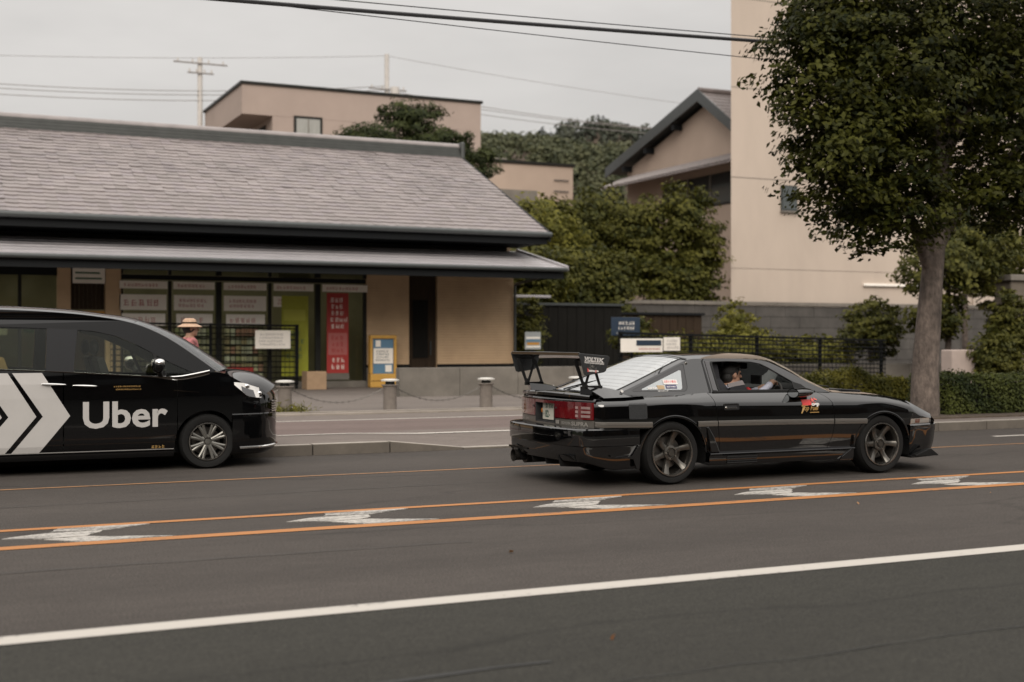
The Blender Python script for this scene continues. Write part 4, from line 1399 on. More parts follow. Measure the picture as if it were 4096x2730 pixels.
wire('thick black overhead cable running across the sky into the street tree', (-6.0, 18, 5.95), (15.2, 18, 6.6), 0.06, 0.030, m_wire, name='overhead_cable')
wire('thin overhead wire just above the thick black cable', (-6.0, 18.1, 6.18), (15.2, 18.1, 6.68), 0.05, 0.008, m_wire)
wire('thin overhead wire sagging just below the thick black cable', (4.5, 18.0, 6.2), (14.6, 18.1, 6.25), 0.02, 0.007, m_wire)
gw = 'far wires between the utility poles'
for k, z in enumerate((18.15, 17.9, 17.55)):
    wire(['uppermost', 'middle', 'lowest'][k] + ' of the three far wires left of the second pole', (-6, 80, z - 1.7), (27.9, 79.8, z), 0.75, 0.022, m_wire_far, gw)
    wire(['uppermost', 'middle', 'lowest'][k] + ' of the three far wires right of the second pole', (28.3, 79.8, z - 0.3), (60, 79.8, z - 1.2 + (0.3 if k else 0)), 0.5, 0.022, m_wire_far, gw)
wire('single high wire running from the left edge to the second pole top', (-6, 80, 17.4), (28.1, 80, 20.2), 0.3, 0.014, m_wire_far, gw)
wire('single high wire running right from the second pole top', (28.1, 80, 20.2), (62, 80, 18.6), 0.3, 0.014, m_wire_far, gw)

# ------------------------------------------------------------------ unseen houses added behind the camera for the car paint to reflect
def townhouse(x0, x1, y1, h, label, m):
    t = thing('townhouse', label, 'house', ((x0 + x1) / 2, y1 - 4, 0), group='unseen townhouses added on the near side for reflections')
    bx('wall', m, x0, x1, y1 - 8, y1, 0, h, t)
    q = MB(); q.prism([[(y1 + 0.8, h - 0.1), (y1 + 0.8, h + 0.05), (y1 - 4, h + 2.0), (y1 - 8.8, h + 0.05), (y1 - 8.8, h - 0.1)]], lambda y, z: (x0 - .2, y, z), lambda y, z: (x1 + .2, y, z)); q.build('roof', m_ridge, t)
    n = max(2, int((x1 - x0) / 2.6))
    for i in range(n):
        xa = x0 + (x1 - x0) * (i + 0.2) / n
        w = bx('window', m_dkframe, xa, xa + 1.5, y1 + 0.002, y1 + 0.06, h * 0.58, h * 0.83, t)
        bx('pane', m_winglass, xa + .07, xa + 1.43, y1 + 0.061, y1 + 0.07, h * 0.58 + .07, h * 0.83 - .07, w)
        bx('shutter', m_wood, xa - 0.1, xa + 1.6, y1 + 0.002, y1 + 0.05, 0.1, h * 0.40, t)
    settle(t)
townhouse(-34, -20, -9.5, 6.4, 'added unseen brown townhouse behind the photographer on the far left', m_wood)
townhouse(-19.5, -6, -9.6, 7.0, 'added unseen blackened townhouse behind the photographer on the left', m_woodblk)
townhouse(-5.6, 7, -9.4, 6.6, 'added unseen brown townhouse straight behind the photographer', m_wood)
townhouse(7.5, 20, -9.5, 7.2, 'added unseen blackened townhouse behind the photographer on the right', m_woodblk)
townhouse(20.5, 36, -9.6, 6.5, 'added unseen grey townhouse behind the photographer on the far right', m_block)

def ridge(name, x, sx):  # unseen wooded ridges, added to darken what the car paint reflects
    b = MB()
    rows = []
    for j in range(14):
        v = j / 13
        rows.append([(x + sx * v * 60, y, -0.5 + 22 * math.sin(min(1, v * 1.3) * 1.57) * (0.75 + 0.25 * math.sin(y * 0.07 + x)) + rng.uniform(-.8, .8)) for y in np.linspace(-260, 185, 70)])
    b.grid(rows)
    structure(name, b.build(name, m_forest))
m_forest = mat('added_hill_green', (0.035, 0.042, 0.018), 0.95, var=0.5, scale=0.25, bump=1.0, bscale=2)
ridge('hill', -110, -1)  # added past the left end of the street, darkens the rear bumper's reflection
ridge('hill', 330, 1)  # added past the right end, does the same for the car's front
# ------------------------------------------------------------------ vehicle materials
def paint(name, col, rough=0.10, coat=1.0, ior=1.9):
    m = mat(name, col, rough, coat=coat, spec=0.0)
    m.node_tree.nodes['Principled BSDF'].inputs['Coat IOR'].default_value = ior
    return m
c_black = paint('black_car_paint', (0.002, 0.002, 0.0022), 0.5)
c_van = paint('black_van_paint', (0.002, 0.002, 0.0022), 0.5, ior=1.5)
c_trimb = mat('black_plastic', (0.008, 0.008, 0.008), 0.5, spec=0.25)
c_rub = mat('tyre_rubber', (0.007, 0.0068, 0.0065), 0.75, spec=0.25, bump=0.3, bscale=80)
c_lip = mat('polished_rim_lip', (0.30, 0.285, 0.265), 0.22, metal=0.95)
c_rim = mat('bronze_grey_rim', (0.105, 0.098, 0.088), 0.32, metal=0.8)
c_rimdk = mat('dark_wheel_barrel', (0.05, 0.045, 0.04), 0.4, metal=0.8)
c_disc = mat('brake_disc', (0.16, 0.15, 0.14), 0.35, metal=0.9)
c_steel = mat('bare_metal', (0.45, 0.43, 0.40), 0.25, metal=1.0)
c_chrome = mat('chrome', (0.75, 0.74, 0.72), 0.08, metal=1.0)
c_mould = mat('grey_side_moulding', (0.085, 0.077, 0.068), 0.35, coat=0.2)
c_carbon = mat('carbon_weave', (0.022, 0.023, 0.024), 0.4, var=0.5, scale=90, coat=0.0)
c_lampred = mat('red_lamp_lens', (0.105, 0.005, 0.007), 0.08, coat=1.0)
c_lampdk = mat('dark_red_lens', (0.085, 0.005, 0.008), 0.08, coat=1.0)
c_lampcl = mat('clear_lamp_lens', (0.25, 0.17, 0.16), 0.1, coat=1.0)
c_amber = mat('amber_lens', (0.5, 0.16, 0.01), 0.15, coat=1.0)
c_indic = mat('grey_indicator_lens', (0.22, 0.20, 0.18), 0.12, coat=1.0)
c_in = mat('car_interior', (0.010, 0.010, 0.011), 0.8)
c_seat = mat('seat_fabric', (0.014, 0.014, 0.018), 0.85)
c_seatgrey = mat('grey_seat_panel', (0.20, 0.18, 0.18), 0.8)
c_seatred = mat('red_seat_bolster', (0.35, 0.02, 0.02), 0.7)
c_plate = mat('plate_white', (0.52, 0.50, 0.43), 0.45)
c_plgreen = mat('plate_green', (0.02, 0.075, 0.05), 0.5)
c_white = mat('white_decal', (0.62, 0.60, 0.58), 0.4)
c_vwhite = mat('van_white_film', (0.40, 0.385, 0.37), 0.35, var=0.05, scale=3)
c_red = mat('red_decal', (0.55, 0.035, 0.03), 0.4)
c_gold = mat('gold_decal', (0.33, 0.20, 0.065), 0.4)
c_purple = mat('purple_sticker', (0.05, 0.045, 0.11), 0.4)
c_tan = mat('tan_sticker', (0.36, 0.26, 0.15), 0.5)
c_silver = mat('silver_badge', (0.42, 0.40, 0.37), 0.3, metal=0.6)
g_hatch = glass_mat('reflective_rear_glass', (0.30, 0.33, 0.32), 0.50, 1.5)
g_quart = glass_mat('reflective_quarter_glass', (0.25, 0.32, 0.32), 0.38, 1.5)
g_clear = glass_mat('clear_windscreen', (0.78, 0.80, 0.76), 0.01, 1.45)
g_vant = glass_mat('tinted_van_glass', (0.84, 0.86, 0.80), 0.0, 1.35)

# ------------------------------------------------------------------ wheels
def wheel_parts(root, x, side, yo, R_, Rr, W, z, spokes, style, turn=0.0, rim=None):
    """one wheel: tyre with rim, hub and disc as its sub-parts; outer face at lateral distance yo"""
    s = side
    b = MB()
    b.lathe([(Rr - 0.012, -W), (R_ * 0.93, -W - 0.006), (R_ - 0.008, -W + 0.02), (R_, -W + 0.04), (R_, -0.04), (R_ - 0.010, -0.018), (R_ * 0.93, 0.004), (Rr + 0.012, 0.006), (Rr - 0.004, -0.004), (Rr - 0.012, -0.02)], axis='Y', n=64)
    w = b.build('wheel', c_rub, root, smooth=35)
    for k in range(1): pass
    w.location = (x, s * yo, z)
    w.rotation_euler = (0, turn, 0 if s > 0 else math.pi)
    # rim: lip, barrel
    b = MB()
    b.lathe([(Rr - 0.002, 0.004), (Rr - 0.006, 0.012), (Rr - 0.016, 0.013), (Rr - 0.020, 0.004), (Rr - 0.024, -0.012), (Rr - 0.030, -0.05)], axis='Y', n=64)
    b.build('rim_lip', c_lip, w, smooth=35)
    b = MB()
    b.lathe([(Rr - 0.030, -0.05), (Rr - 0.04, -W + 0.01), (0.05, -W + 0.012)], axis='Y', n=48)
    b.build('rim_barrel', c_rimdk, w, smooth=35)
    b = MB()
    b.lathe([(0.06, -0.11), (0.155, -0.112), (0.155, -0.13), (0.06, -0.13)], axis='Y', n=48)
    b.build('brake_disc', c_disc, w, smooth=35)
    b = MB()
    for k in range(spokes):
        a = 2 * math.pi * k / spokes
        if style == 'sport':
            w0, w1, y0, y1 = 0.027, 0.038, -0.045, -0.012
        else:
            w0, w1, y0, y1 = 0.020, 0.016, -0.012, 0.000
        offs = (0,) if style == 'sport' else (-0.13, 0.13)
        for o_ in offs:
            def P(r, t, y):
                aa = a + (0.10 * (r / Rr) if style == 'sport' else o_ * (0.35 + 0.65 * r / Rr))
                return (r * math.cos(aa) - t * math.sin(aa), y, r * math.sin(aa) + t * math.cos(aa))
            rows = []
            for i in range(7):
                u = i / 6
                r = 0.045 + (Rr - 0.022 - 0.045) * u
                ww = w0 + (w1 - w0) * (2 * u - 1) ** 2 if style == 'sport' else w0 + (w1 - w0) * u
                yy = y0 + (y1 - y0) * u - 0.02 * math.sin(math.pi * u) * (style == 'sport')
                rows.append([P(r, -ww, yy - 0.03), P(r, -ww * 0.85, yy), P(r, -ww * 0.2, yy + 0.006), P(r, ww * 0.2, yy + 0.006), P(r, ww * 0.85, yy), P(r, ww, yy - 0.03)])
            b.grid(rows)
    b.build('spokes', rim or c_rim, w, smooth=40)
    b = MB()
    b.lathe([(0.075, -0.05), (0.072, -0.028), (0.05, -0.022), (0.046, -0.035), (0.030, -0.036), (0.028, -0.02), (0.0, -0.018)], axis='Y', n=32)
    b.build('hub', rim or c_rim, w, smooth=35)
    for k in range(5):
        a = 2 * math.pi * k / 5 + 0.3
        MB().tube((0.057 * math.cos(a), -0.032, 0.057 * math.sin(a)), (0.057 * math.cos(a), -0.012, 0.057 * math.sin(a)), 0.009, n=6).build('lug_nut', c_steel, w)
    return w

# ------------------------------------------------------------------ black sports coupe
car = thing('sports_car', 'black two door sports coupe with tall rear wing and bronze grey wheels', 'car', (6.66, 11.47, 0))
f_zt = curve_at([(-0.95, .858), (-.80, .860), (-.515, .864), (.32, .877), (.53, .885), (1.59, .878), (1.9, .870), (2.22, .853), (2.57, .832), (3.0, .768), (3.35, .695), (3.5, .650), (3.63, .600)])
f_zs = curve_at([(-0.95, .79), (-.1, .795), (.47, .79), (.8, .782), (1.95, .763), (2.55, .755), (3.0, .695), (3.35, .625), (3.63, .565)])
def halfw(x):
    w = 0.85
    if x < -0.74: w -= 0.06 * ((-0.74 - x) / 0.09) ** 2
    if x > 2.9: w -= 0.10 * ((x - 2.9) / 0.73) ** 2
    w += 0.008 * math.exp(-((x - 0.02) / 0.45) ** 4) + 0.006 * math.exp(-((x - 2.61) / 0.45) ** 4)
    return w
def sidey(x, z):
    w = halfw(x)
    zs, zt = f_zs(x), f_zt(x)
    if z < 0.56: return w - (0.56 - z) * 0.10
    if z <= zs:
        t = max(0, (z - 0.64) / max(0.02, zs - 0.64))
        return w - 0.010 * t * t
    t = min(1, (z - zs) / (zt - zs))
    return w - 0.010 - 0.105 * (0.50 * t + 0.50 * t ** 2.4)
def sm(t):
    t = min(1, max(0, t)); return t * t * (3 - 2 * t)
def warp(s, y):
    return s - 0.32 * sm((s - 2.85) / 0.78) * (abs(y) / 0.8) ** 2.5
RA, RAC, RAR = (0.02, 0.285), 0.372, 0.372
FA, FAR = (2.61, 0.272), 0.368
def arch_z(x):
    z = 0
    for (cx_, cz_), r in ((RA, RAR), (FA, FAR)):
        if abs(x - cx_) < r: z = max(z, cz_ + math.sqrt(r * r - (x - cx_) ** 2))
    return z
def zbot(x):
    b = 0.30
    if x < RA[0] - 0.2: b = 0.555
    if x > FA[0] + 0.2: b = 0.505
    return max(b, arch_z(x))
def side_patch(b, xs, s, cutr=None, cutf=None, off=0.0):
    rows = []
    n = len(xs)
    for x in xs:
        zb, zs, zt = zbot(x), f_zs(x), f_zt(x)
        zl = [zb + (zs - zb) * k / 10 for k in range(10)] + [zs + (zt - zs) * k / 8 for k in range(9)]
        r = []
        for z in zl:
            xx = x
            u = (x - xs[0]) / (xs[-1] - xs[0])
            if cutr: xx += cutr(z) * (1 - u)
            if cutf: xx += cutf(z) * u
            y = sidey(xx, z) + off
            r.append((warp(xx, y), s * y, z))
        rows.append(r)
    b.grid(rows)
dr_r = curve_at([(.30, .561), (.454, .548), (.615, .523), (.766, .504), (.90, .470)])
dr_f = curve_at([(.30, 1.885), (.43, 1.948), (.533, 1.962), (.724, 1.955), (.803, 1.913), (.88, 1.80)])
def stations(a, b_, step=0.045):
    pts = set([a, b_])
    for (cx_, cz_), r in ((RA, RAR), (FA, FAR)):
        for k in range(29):
            x = cx_ - r * math.cos(math.pi * k / 28)
            if a < x < b_: pts.add(round(x, 5))
    x = a
    while x < b_:
        if arch_z(x) == 0: pts.add(round(x, 5))
        x += step
    l = sorted(pts)
    return [l[0]] + [q for p, q in zip(l, l[1:]) if q - p > 0.002]
for s in (-1, 1):
    b = MB()
    side_patch(b, stations(-0.83, 0.52), s, None, lambda z: dr_r(z) - 0.006 - 0.52)
    b.build('quarter_panel', c_black, car, smooth=32)
    b = MB()
    side_patch(b, stations(0.52, 1.93), s, lambda z: dr_r(z) - 0.52, lambda z: dr_f(z) - 1.93)
    door = b.build('door', c_black, car, smooth=32)
    b = MB()
    side_patch(b, stations(1.93, 3.63), s, lambda z: dr_f(z) + 0.006 - 1.93, None)
    b.build('front_wing', c_black, car, smooth=32)
    # moulding along the side
    f_m = curve_at([(-.84, .633), (-.19, .619), (.26, .613), (.53, .612), (1.95, .596), (2.41, .588), (3.0, .585)])
    for x0, x1 in ((-0.83, -0.235), (0.285, 0.517), (0.527, 1.952), (1.966, 2.385)):
        b = MB()
        xs = np.linspace(x0, x1, 14)
        prof = [(-0.056, 0.000), (-0.052, 0.010), (-0.034, 0.013), (-0.030, 0.008), (-0.026, 0.013), (-0.006, 0.011), (0.0, 0.0)]
        rows = []
        for x in xs:
            rows.append([(warp(x, sidey(x, .58)), s * (sidey(x, f_m(x) + dz) + dy), f_m(x) + dz) for dz, dy in prof])
        b.grid(rows)
        b.build('side_moulding', c_mould, car, smooth=30)
    # door handle
    b = MB()
    def on_side(x, z, o): return (x, s * (sidey(x, z) + o), z)
    ring = [(.596, .722), (.604, .712), (.768, .712), (.778, .722), (.778, .770), (.768, .780), (.604, .780), (.596, .770)]
    hole = [(.612, .727), (.762, .727), (.762, .766), (.612, .766)]
    b.prism([ring, hole], lambda x, z: on_side(x, z, 0.001), lambda x, z: on_side(x, z, 0.009))
    h = b.build('door_handle', c_trimb, door, bevel=0.003)
    b = MB(); b.prism([hole], lambda x, z: on_side(x, z, 0.001), lambda x, z: on_side(x, z, 0.002)); b.build('handle_recess', c_in, door)
    b = MB(); b.prism([[(.625, .730), (.745, .730), (.745, .738), (.625, .738)]], lambda x, z: on_side(x, z, 0.003), lambda x, z: on_side(x, z, 0.010)); b.build('handle_lever', c_steel, door)
    b = MB(); b.ell(on_side(.622, .738, 0.006), (.012, .006, .012)); b.build('key_lock', c_steel, door, smooth=60)
    # sill skirt
    b = MB()
    xs = np.linspace(0.425, 2.215, 40)
    rows = []
    for x in xs:
        e = 1 - 0.0 * x
        rows.append([(x, s * yy, zz) for yy, zz in ((0.78, .178), (0.838, .172), (0.848, .20), (0.852, .265), (0.872, .284), (0.870, .291), (0.80, .312))])
    b.grid(rows)
    sk = b.build('side_skirt', c_black, car, smooth=30)
    for x0 in (0.425, 2.215):
        MB().prism([[(0.70, .178), (0.838, .172), (0.848, .20), (0.852, .265), (0.872, .284), (0.870, .291), (0.70, .312)]], lambda y, z: (x0, s * y, z), lambda y, z: (x0 + 0.001, s * y, z)).build('skirt_end', c_black, sk)
    for k in range(4):
        z = .192 + .02 * k
        MB().obox((0.81, s * 0.853, z), (0.36, 0.010, 0.011), Matrix.Rotation(R(12 * s), 3, 'X')).build('vent_slat', c_trimb, sk)
    # winglet behind the front wheel, fin ahead of the rear wheel
    b = MB(); b.prism([[(2.20, .165), (2.02, .165), (2.05, .20), (2.215, .30), (2.222, .42), (2.21, .42)]], lambda x, z: (x, s * .835, z), lambda x, z: (x, s * .862, z)); b.build('arch_fin', c_black, car, bevel=0.006)
    b = MB(); b.prism([[(0.44, .30), (0.54, .30), (0.47, .46), (0.405, .56), (0.39, .55)]], lambda x, z: (x, s * .84, z), lambda x, z: (x, s * .866, z)); b.build('arch_fin', c_black, car, bevel=0.006)
    # wheel housings
    for (cx_, cz_), r in ((RA, RAR), (FA, FAR)):
        b = MB()
        k = 24
        rows = []
        for i in range(k + 1):
            a = -0.25 + (math.pi + 0.5) * i / k
            rows.append([(cx_ + r * math.cos(a), s * yy, max(0.16, cz_ + r * math.sin(a))) for yy in (0.838, 0.832, 0.52, 0.1)])
        b.grid(rows)
        b.build('wheel_housing', c_trimb, car, smooth=40)
        b = MB()
        rows = []
        for i in range(k + 1):
            a = 0.05 + (math.pi - 0.1) * i / k
            x, z = cx_ + r * math.cos(a), cz_ + r * math.sin(a)
            yy = sidey(x, z)
            x2, z2 = cx_ + (r + .022) * math.cos(a), cz_ + (r + .022) * math.sin(a)
            rows.append([(x, s * (yy - 0.03), z), (x, s * (yy + 0.003), z), (x + (x2 - x) * .5, s * (yy + 0.004), z + (z2 - z) * .5), (x2, s * (sidey(x2, z2) + 0.0005), z2)])
        b.grid(rows)
        b.build('arch_lip', c_black, car, smooth=40)
    wheel_parts(car, 0.0, s, 0.843, 0.308, 0.232, 0.23, 0.310, 6, 'sport', 0.35)
    wheel_parts(car, 2.60, s, 0.838, 0.308, 0.232, 0.215, 0.310, 6, 'sport', 1.1)

# bonnet, nose and cowl
rows = []
for x in list(np.linspace(1.80, 3.45, 26)) + [3.5, 3.55, 3.60, 3.63]:
    ye = sidey(x, f_zt(x))
    rows.append([(warp(x, v * ye), v * ye, f_zt(x) + (0.040 - 0.028 * sm((x - 2.9) / 0.7)) * (1 - abs(v) ** 2.4) - (0.012 * math.exp(-((abs(v) - 0.55) / 0.08) ** 2)) * sm((x - 2.0) / 0.3) * (1 - sm((x - 3.3) / 0.3))) for v in np.linspace(-1, 1, 33)])
MB().grid(rows).build('bonnet', c_black, car, smooth=32)
ye = sidey(3.63, f_zt(3.63))
rows = []
for z, o in ((.600, 0), (.592, .012), (.575, .018), (.54, .014), (.50, .004)):
    rows.append([(warp(3.63, v * halfw(3.63) * .93) + o, v * (ye + (halfw(3.63) - .012 - ye) * sm((.6 - z) / .05)), z + (0.012 * (1 - abs(v) ** 2.4) if z > .598 else 0)) for v in np.linspace(-1, 1, 33)])
MB().grid(rows).build('nose_panel', c_black, car, smooth=32)
# front indicator strips
for s in (-1, 1):
    b = MB()
    xs = np.linspace(3.03, 3.60, 14)
    b.grid([[(warp(x, sidey(x, .54)), s * (sidey(x, z) + 0.005), z) for z in (.515, .53, .55, .568)] for x in xs])
    b.build('indicator_lamp', c_indic, car, smooth=30)
    b = MB()
    b.grid([[(warp(x, sidey(x, .54)), s * (sidey(x, z) + 0.008), z) for z in (.522, .545, .562)] for x in np.linspace(3.22, 3.40, 5)])
    b.build('amber_marker', mat('dark_amber_lens', (0.10, 0.03, 0.015), 0.15, coat=1.0) if s < 0 else c_amber, car, smooth=30)
# front bumper wraps round
def ring(path, prof, closed_y=True):
    """path: right-hand half (x, y>0) from wheel arch to the middle; prof: (z, outward offset)"""
    P = [Vector((p[0], p[1], 0)) for p in path]
    full = [Vector((p.x, -p.y, 0)) for p in P] + [Vector((p.x, p.y, 0)) for p in reversed(P[:-1])]
    n = len(full)
    nr = []
    for i in range(n):
        d = (full[min(i + 1, n - 1)] - full[max(i - 1, 0)]).normalized()
        nr.append(Vector((d.y, -d.x, 0)))
    c = Vector((1.3, 0, 0))
    if (full[n // 4] - c).dot(nr[n // 4]) < 0: nr = [-q for q in nr]
    return full, nr
fp = [(2.985, .846)] + [(x, halfw(x)) for x in np.linspace(3.05, 3.58, 10)]
fpath = [(warp(x, y) + 0.02, y) for x, y in fp]
fe = fpath[-1]
for v in (0.94, 0.87, 0.78, 0.66, 0.5, 0.33, 0.16, 0.0):
    yy = halfw(3.58) * v
    fpath.append((warp(3.63, yy) + 0.05, yy))
full_, nr_ = ring(fpath, None)
rows = [[(p.x + q.x * o, p.y + q.y * o, z) for p, q in zip(full_, nr_)] for z, o in ((.512, -.05), (.508, -.004), (.496, .010), (.480, .012), (.43, .004), (.36, -.004), (.30, -.012), (.24, -.03), (.20, -.05), (.17, -.06))]
MB().grid(rows).build('front_bumper', c_black, car, smooth=30)
for s in (-1, 1):
    b = MB()
    b.prism([[(3.05, .165), (3.37, .165), (3.36, .18), (3.27, .24), (3.24, .24), (3.05, .18)]], lambda x, z: (x - 0.0, s * .79, z), lambda x, z: (x, s * .855, z - .002))
    b.build('corner_lip', c_trimb, car, bevel=0.004)
b = MB()
b.prism([[(p[0] + 0.02, y) for p, y in [(q, q[1]) for q in [(w_.x, w_.y) for w_ in full_]]]], lambda x, y: (x, y, .150), lambda x, y: (x, y, .168))
b.build('front_lip', c_trimb, car)
MB().box(3.42, 3.45, -0.5, 0.5, 0.25, 0.42).build('front_grille', c_trimb, car)
# rear face, lamps
def rfx(y): return -0.95 + 0.12 * (abs(y) / 0.77) ** 2.2
ZR = ((.545, 0), (.597, 0), (.64, 0.004), (.70, .004), (.787, 0.004), (.825, 0.0), (.845, .012))
b = MB()
for y0, y1, n in ((-.79, -.205, 13), (.205, .79, 13)):
    b.grid([[(rfx(v) + o, v, z) for v in np.linspace(y0, y1, n)] for z, o in ZR])
b.grid([[(rfx(v) + o, v, z) for v in np.linspace(-.205, .205, 9)] for z, o in ZR[:2]])
b.grid([[(rfx(v) + o, v, z) for v in np.linspace(-.205, .205, 9)] for z, o in ZR[4:]])
b.build('rear_panel', c_black, car, smooth=32)
def rear_patch(name, m, y0, y1, z0, z1, off, parent=car, n=10, round_=0.0):
    b = MB()
    ys = np.linspace(y0, y1, n)
    def pt(y, z, o): return (rfx(y) - o, y, z)
    rows = [[pt(y, z0, 0.0) for y in ys], [pt(y, z0, off) for y in ys], [pt(y, z1, off) for y in ys], [pt(y, z1, 0.0) for y in ys]]
    b.grid(rows)
    for y in (y0, y1):
        b.add([pt(y, z0, 0), pt(y, z0, off), pt(y, z1, off), pt(y, z1, 0)], [(0, 1, 2, 3)])
    return b.build(name, m, parent, smooth=30)
for s in (-1, 1):
    y0, y1 = (s * .31, s * .775) if s > 0 else (-.775, -.31)
    l = rear_patch('tail_lamp', c_lampred, y0, y1, .648, .812, .022)
    rear_patch('lamp_shade_band', c_lampdk, min(s * .315, s * .77), max(s * .315, s * .77), .760, .808, .0235, l)
    for z in (.668, .708, .748):
        rear_patch('reversing_strip', c_lampcl, min(s * .56, s * .755), max(s * .56, s * .755), z, z + .024, .026, l)
    rear_patch('lamp_block', c_lampred, min(s * .60, s * .64), max(s * .60, s * .64), .66, .775, .0265, l)
    pl = rear_patch('centre_lens', c_lampdk, min(s * .215, s * .306), max(s * .215, s * .306), .648, .812, .022)
    MB().tube((rfx(.25) - .024, s * .25, .745), (rfx(.25) - .0265, s * .25, .745), .012, n=12).build('lock_hole', c_in, pl)
rear_patch('centre_lens_top', c_lampdk, -.212, .212, .785, .812, .022)
MB().box(-.882, -.878, -.205, .205, .597, .787).build('plate_recess', c_in, car)
for s in (-1, 1):
    MB().box(-0.965, -0.88, s * .205 - .006, s * .205 + .006, .595, .789).build('recess_wall', c_in, car)
MB().box(-0.955, -0.88, -.205, .205, .594, .602).box(-.955, -.88, -.205, .205, .783, .789).build('recess_floor', c_in, car)
plate = MB().box(-0.906, -0.902, -.165, .165, .612, .777).build('licence_plate', c_plate, car, bevel=0.002)
pf = lambda u, v: (-0.9675, -(u), v)
def platefn(y0, z0): return lambda u, v: (-0.9075, y0 - u, z0 + v)
text('plate_text', '京都30', c_plgreen, plate, 0.052, platefn(0.100, 0.730), width=0.17, offset=.001)
text('plate_text', 'そ', c_plgreen, plate, 0.045, platefn(0.155, 0.650))
text('plate_text', '82-', c_plgreen, plate, 0.098, platefn(0.105, 0.636), xscale=0.8, offset=0.002)
MB().ell((-0.900, 0.186, .70), (.012, .012, .026)).build('amber_reflector', c_amber, car, smooth=60)
# grey trim with badges
tr = rear_patch('rear_trim', c_mould, -.785, -.215, .560, .640, .012)
rear_patch('rear_trim', c_mould, .215, .785, .560, .640, .012)
rear_patch('rear_trim', c_mould, -.212, .212, .560, .592, .012)
def rearfn(y0, z0, o=0.0135): return lambda u, v: (rfx(y0 - u) - o, y0 - u, z0 + v)
text('badge', 'TOYOTA', c_silver, car, 0.036, rearfn(-.325, .590), width=0.15, offset=0.001)
text('badge', 'SUPRA', c_silver, car, 0.052, rearfn(-.485, .585), width=0.235, offset=0.0015)
b = MB(); b.box(-.962, -.958, -.30, -.235, .590, .626); b.build('badge', c_silver, car)
text('badge', 'TURBO', c_silver, car, 0.042, rearfn(.765, .590), width=0.14)
text('badge', '24VS', c_silver, car, 0.036, rearfn(.545, .590), width=0.11)
# rear bumper
rp = [(-.372, .851), (-.5, .860), (-.65, .864), (-.78, .864), (-.88, .852), (-.95, .815), (-1.0, .75), (-1.03, .66), (-1.05, .55), (-1.07, .38), (-1.08, .2), (-1.085, 0)]
rp = [tuple(p) for p in spline(rp, 4)]
full_, nr_ = ring(rp, None)
def zlow(p): return .175 + .075 * sm((-p.x - 0.6) / 0.4)
rows = []
for z, o in ((.578, -.155), (.573, -.05), (.566, -.012), (.555, .001), (.535, .004), (.47, .004), (.405, .002), (.396, -.010), (.385, -.012), (.33, -.014)):
    rows.append([(p.x + q.x * o, p.y + q.y * o, z) for p, q in zip(full_, nr_)])
for k, o in ((0.5, -.024), (0.0, -.045), (-0.05, -.08)):
    rows.append([(p.x + q.x * o, p.y + q.y * o, zlow(p) + (.33 - zlow(p)) * k) for p, q in zip(full_, nr_)])
rb = MB().grid(rows).build('rear_bumper', c_black, car, smooth=28)
for s in (-1, 1):
    b = MB(); b.prism([[(-.385, .172), (-.37, .40), (-.39, .405), (-.47, .30), (-.62, .29), (-.70, .315), (-.70, .30), (-.45, .27), (-.415, .172)]], lambda x, z: (x, s * .846, z), lambda x, z: (x, s * .872, z))
    b.build('bumper_fin', c_black, rb, bevel=0.006)
for y in (-.45, -.15, .15, .45):
    MB().prism([[(-1.05, .30), (-1.02, .19), (-.75, .17), (-.75, .30)]], lambda x, z: (x, y - .006, z), lambda x, z: (x, y + .006, z)).build('diffuser_fin', c_trimb, rb)
MB().prism([[(-1.04, .315), (-.98, .255), (-.60, .20), (-.60, .23), (-.95, .30)]], lambda x, z: (x, -.70, z), lambda x, z: (x, .70, z)).build('diffuser_tray', c_trimb, rb)
MB().box(-1.075, -1.06, .18, .62, .305, .325).build('lower_grille_bar', c_black, rb)
ex = MB(); ex.lathe([(.062, -.02), (.066, -.03), (.060, -.03), (.056, .02), (.055, .2)], axis='X', n=24); ex.build('exhaust_tip', c_rimdk, car, smooth=40, loc=(-1.05, .50, .225))
MB().tube((-.95, .50, .225), (-.45, .50, .225), .085, n=16).build('muffler', c_rimdk, car, smooth=40)
# boot lid and lip spoiler
rows = []
for v in np.linspace(-1, 1, 25):
    y = .735 * v
    xr = rfx(y) + 0.0
    c_ = 0.022 * (1 - v * v)
    rows.append([(xr + .02, y, .842 + c_ * .4), (xr - .012, y, .850 + c_ * .5), (xr - .018, y, .868 + c_), (xr - .006, y, .880 + c_), (xr + .03, y, .884 + c_), (xr + .12, y, .880 + c_), (-.62, y, .880 + c_), (-.42, y, .888 + c_ * 1.3)])
MB().grid(rows).build('boot_lid', c_black, car, smooth=35)
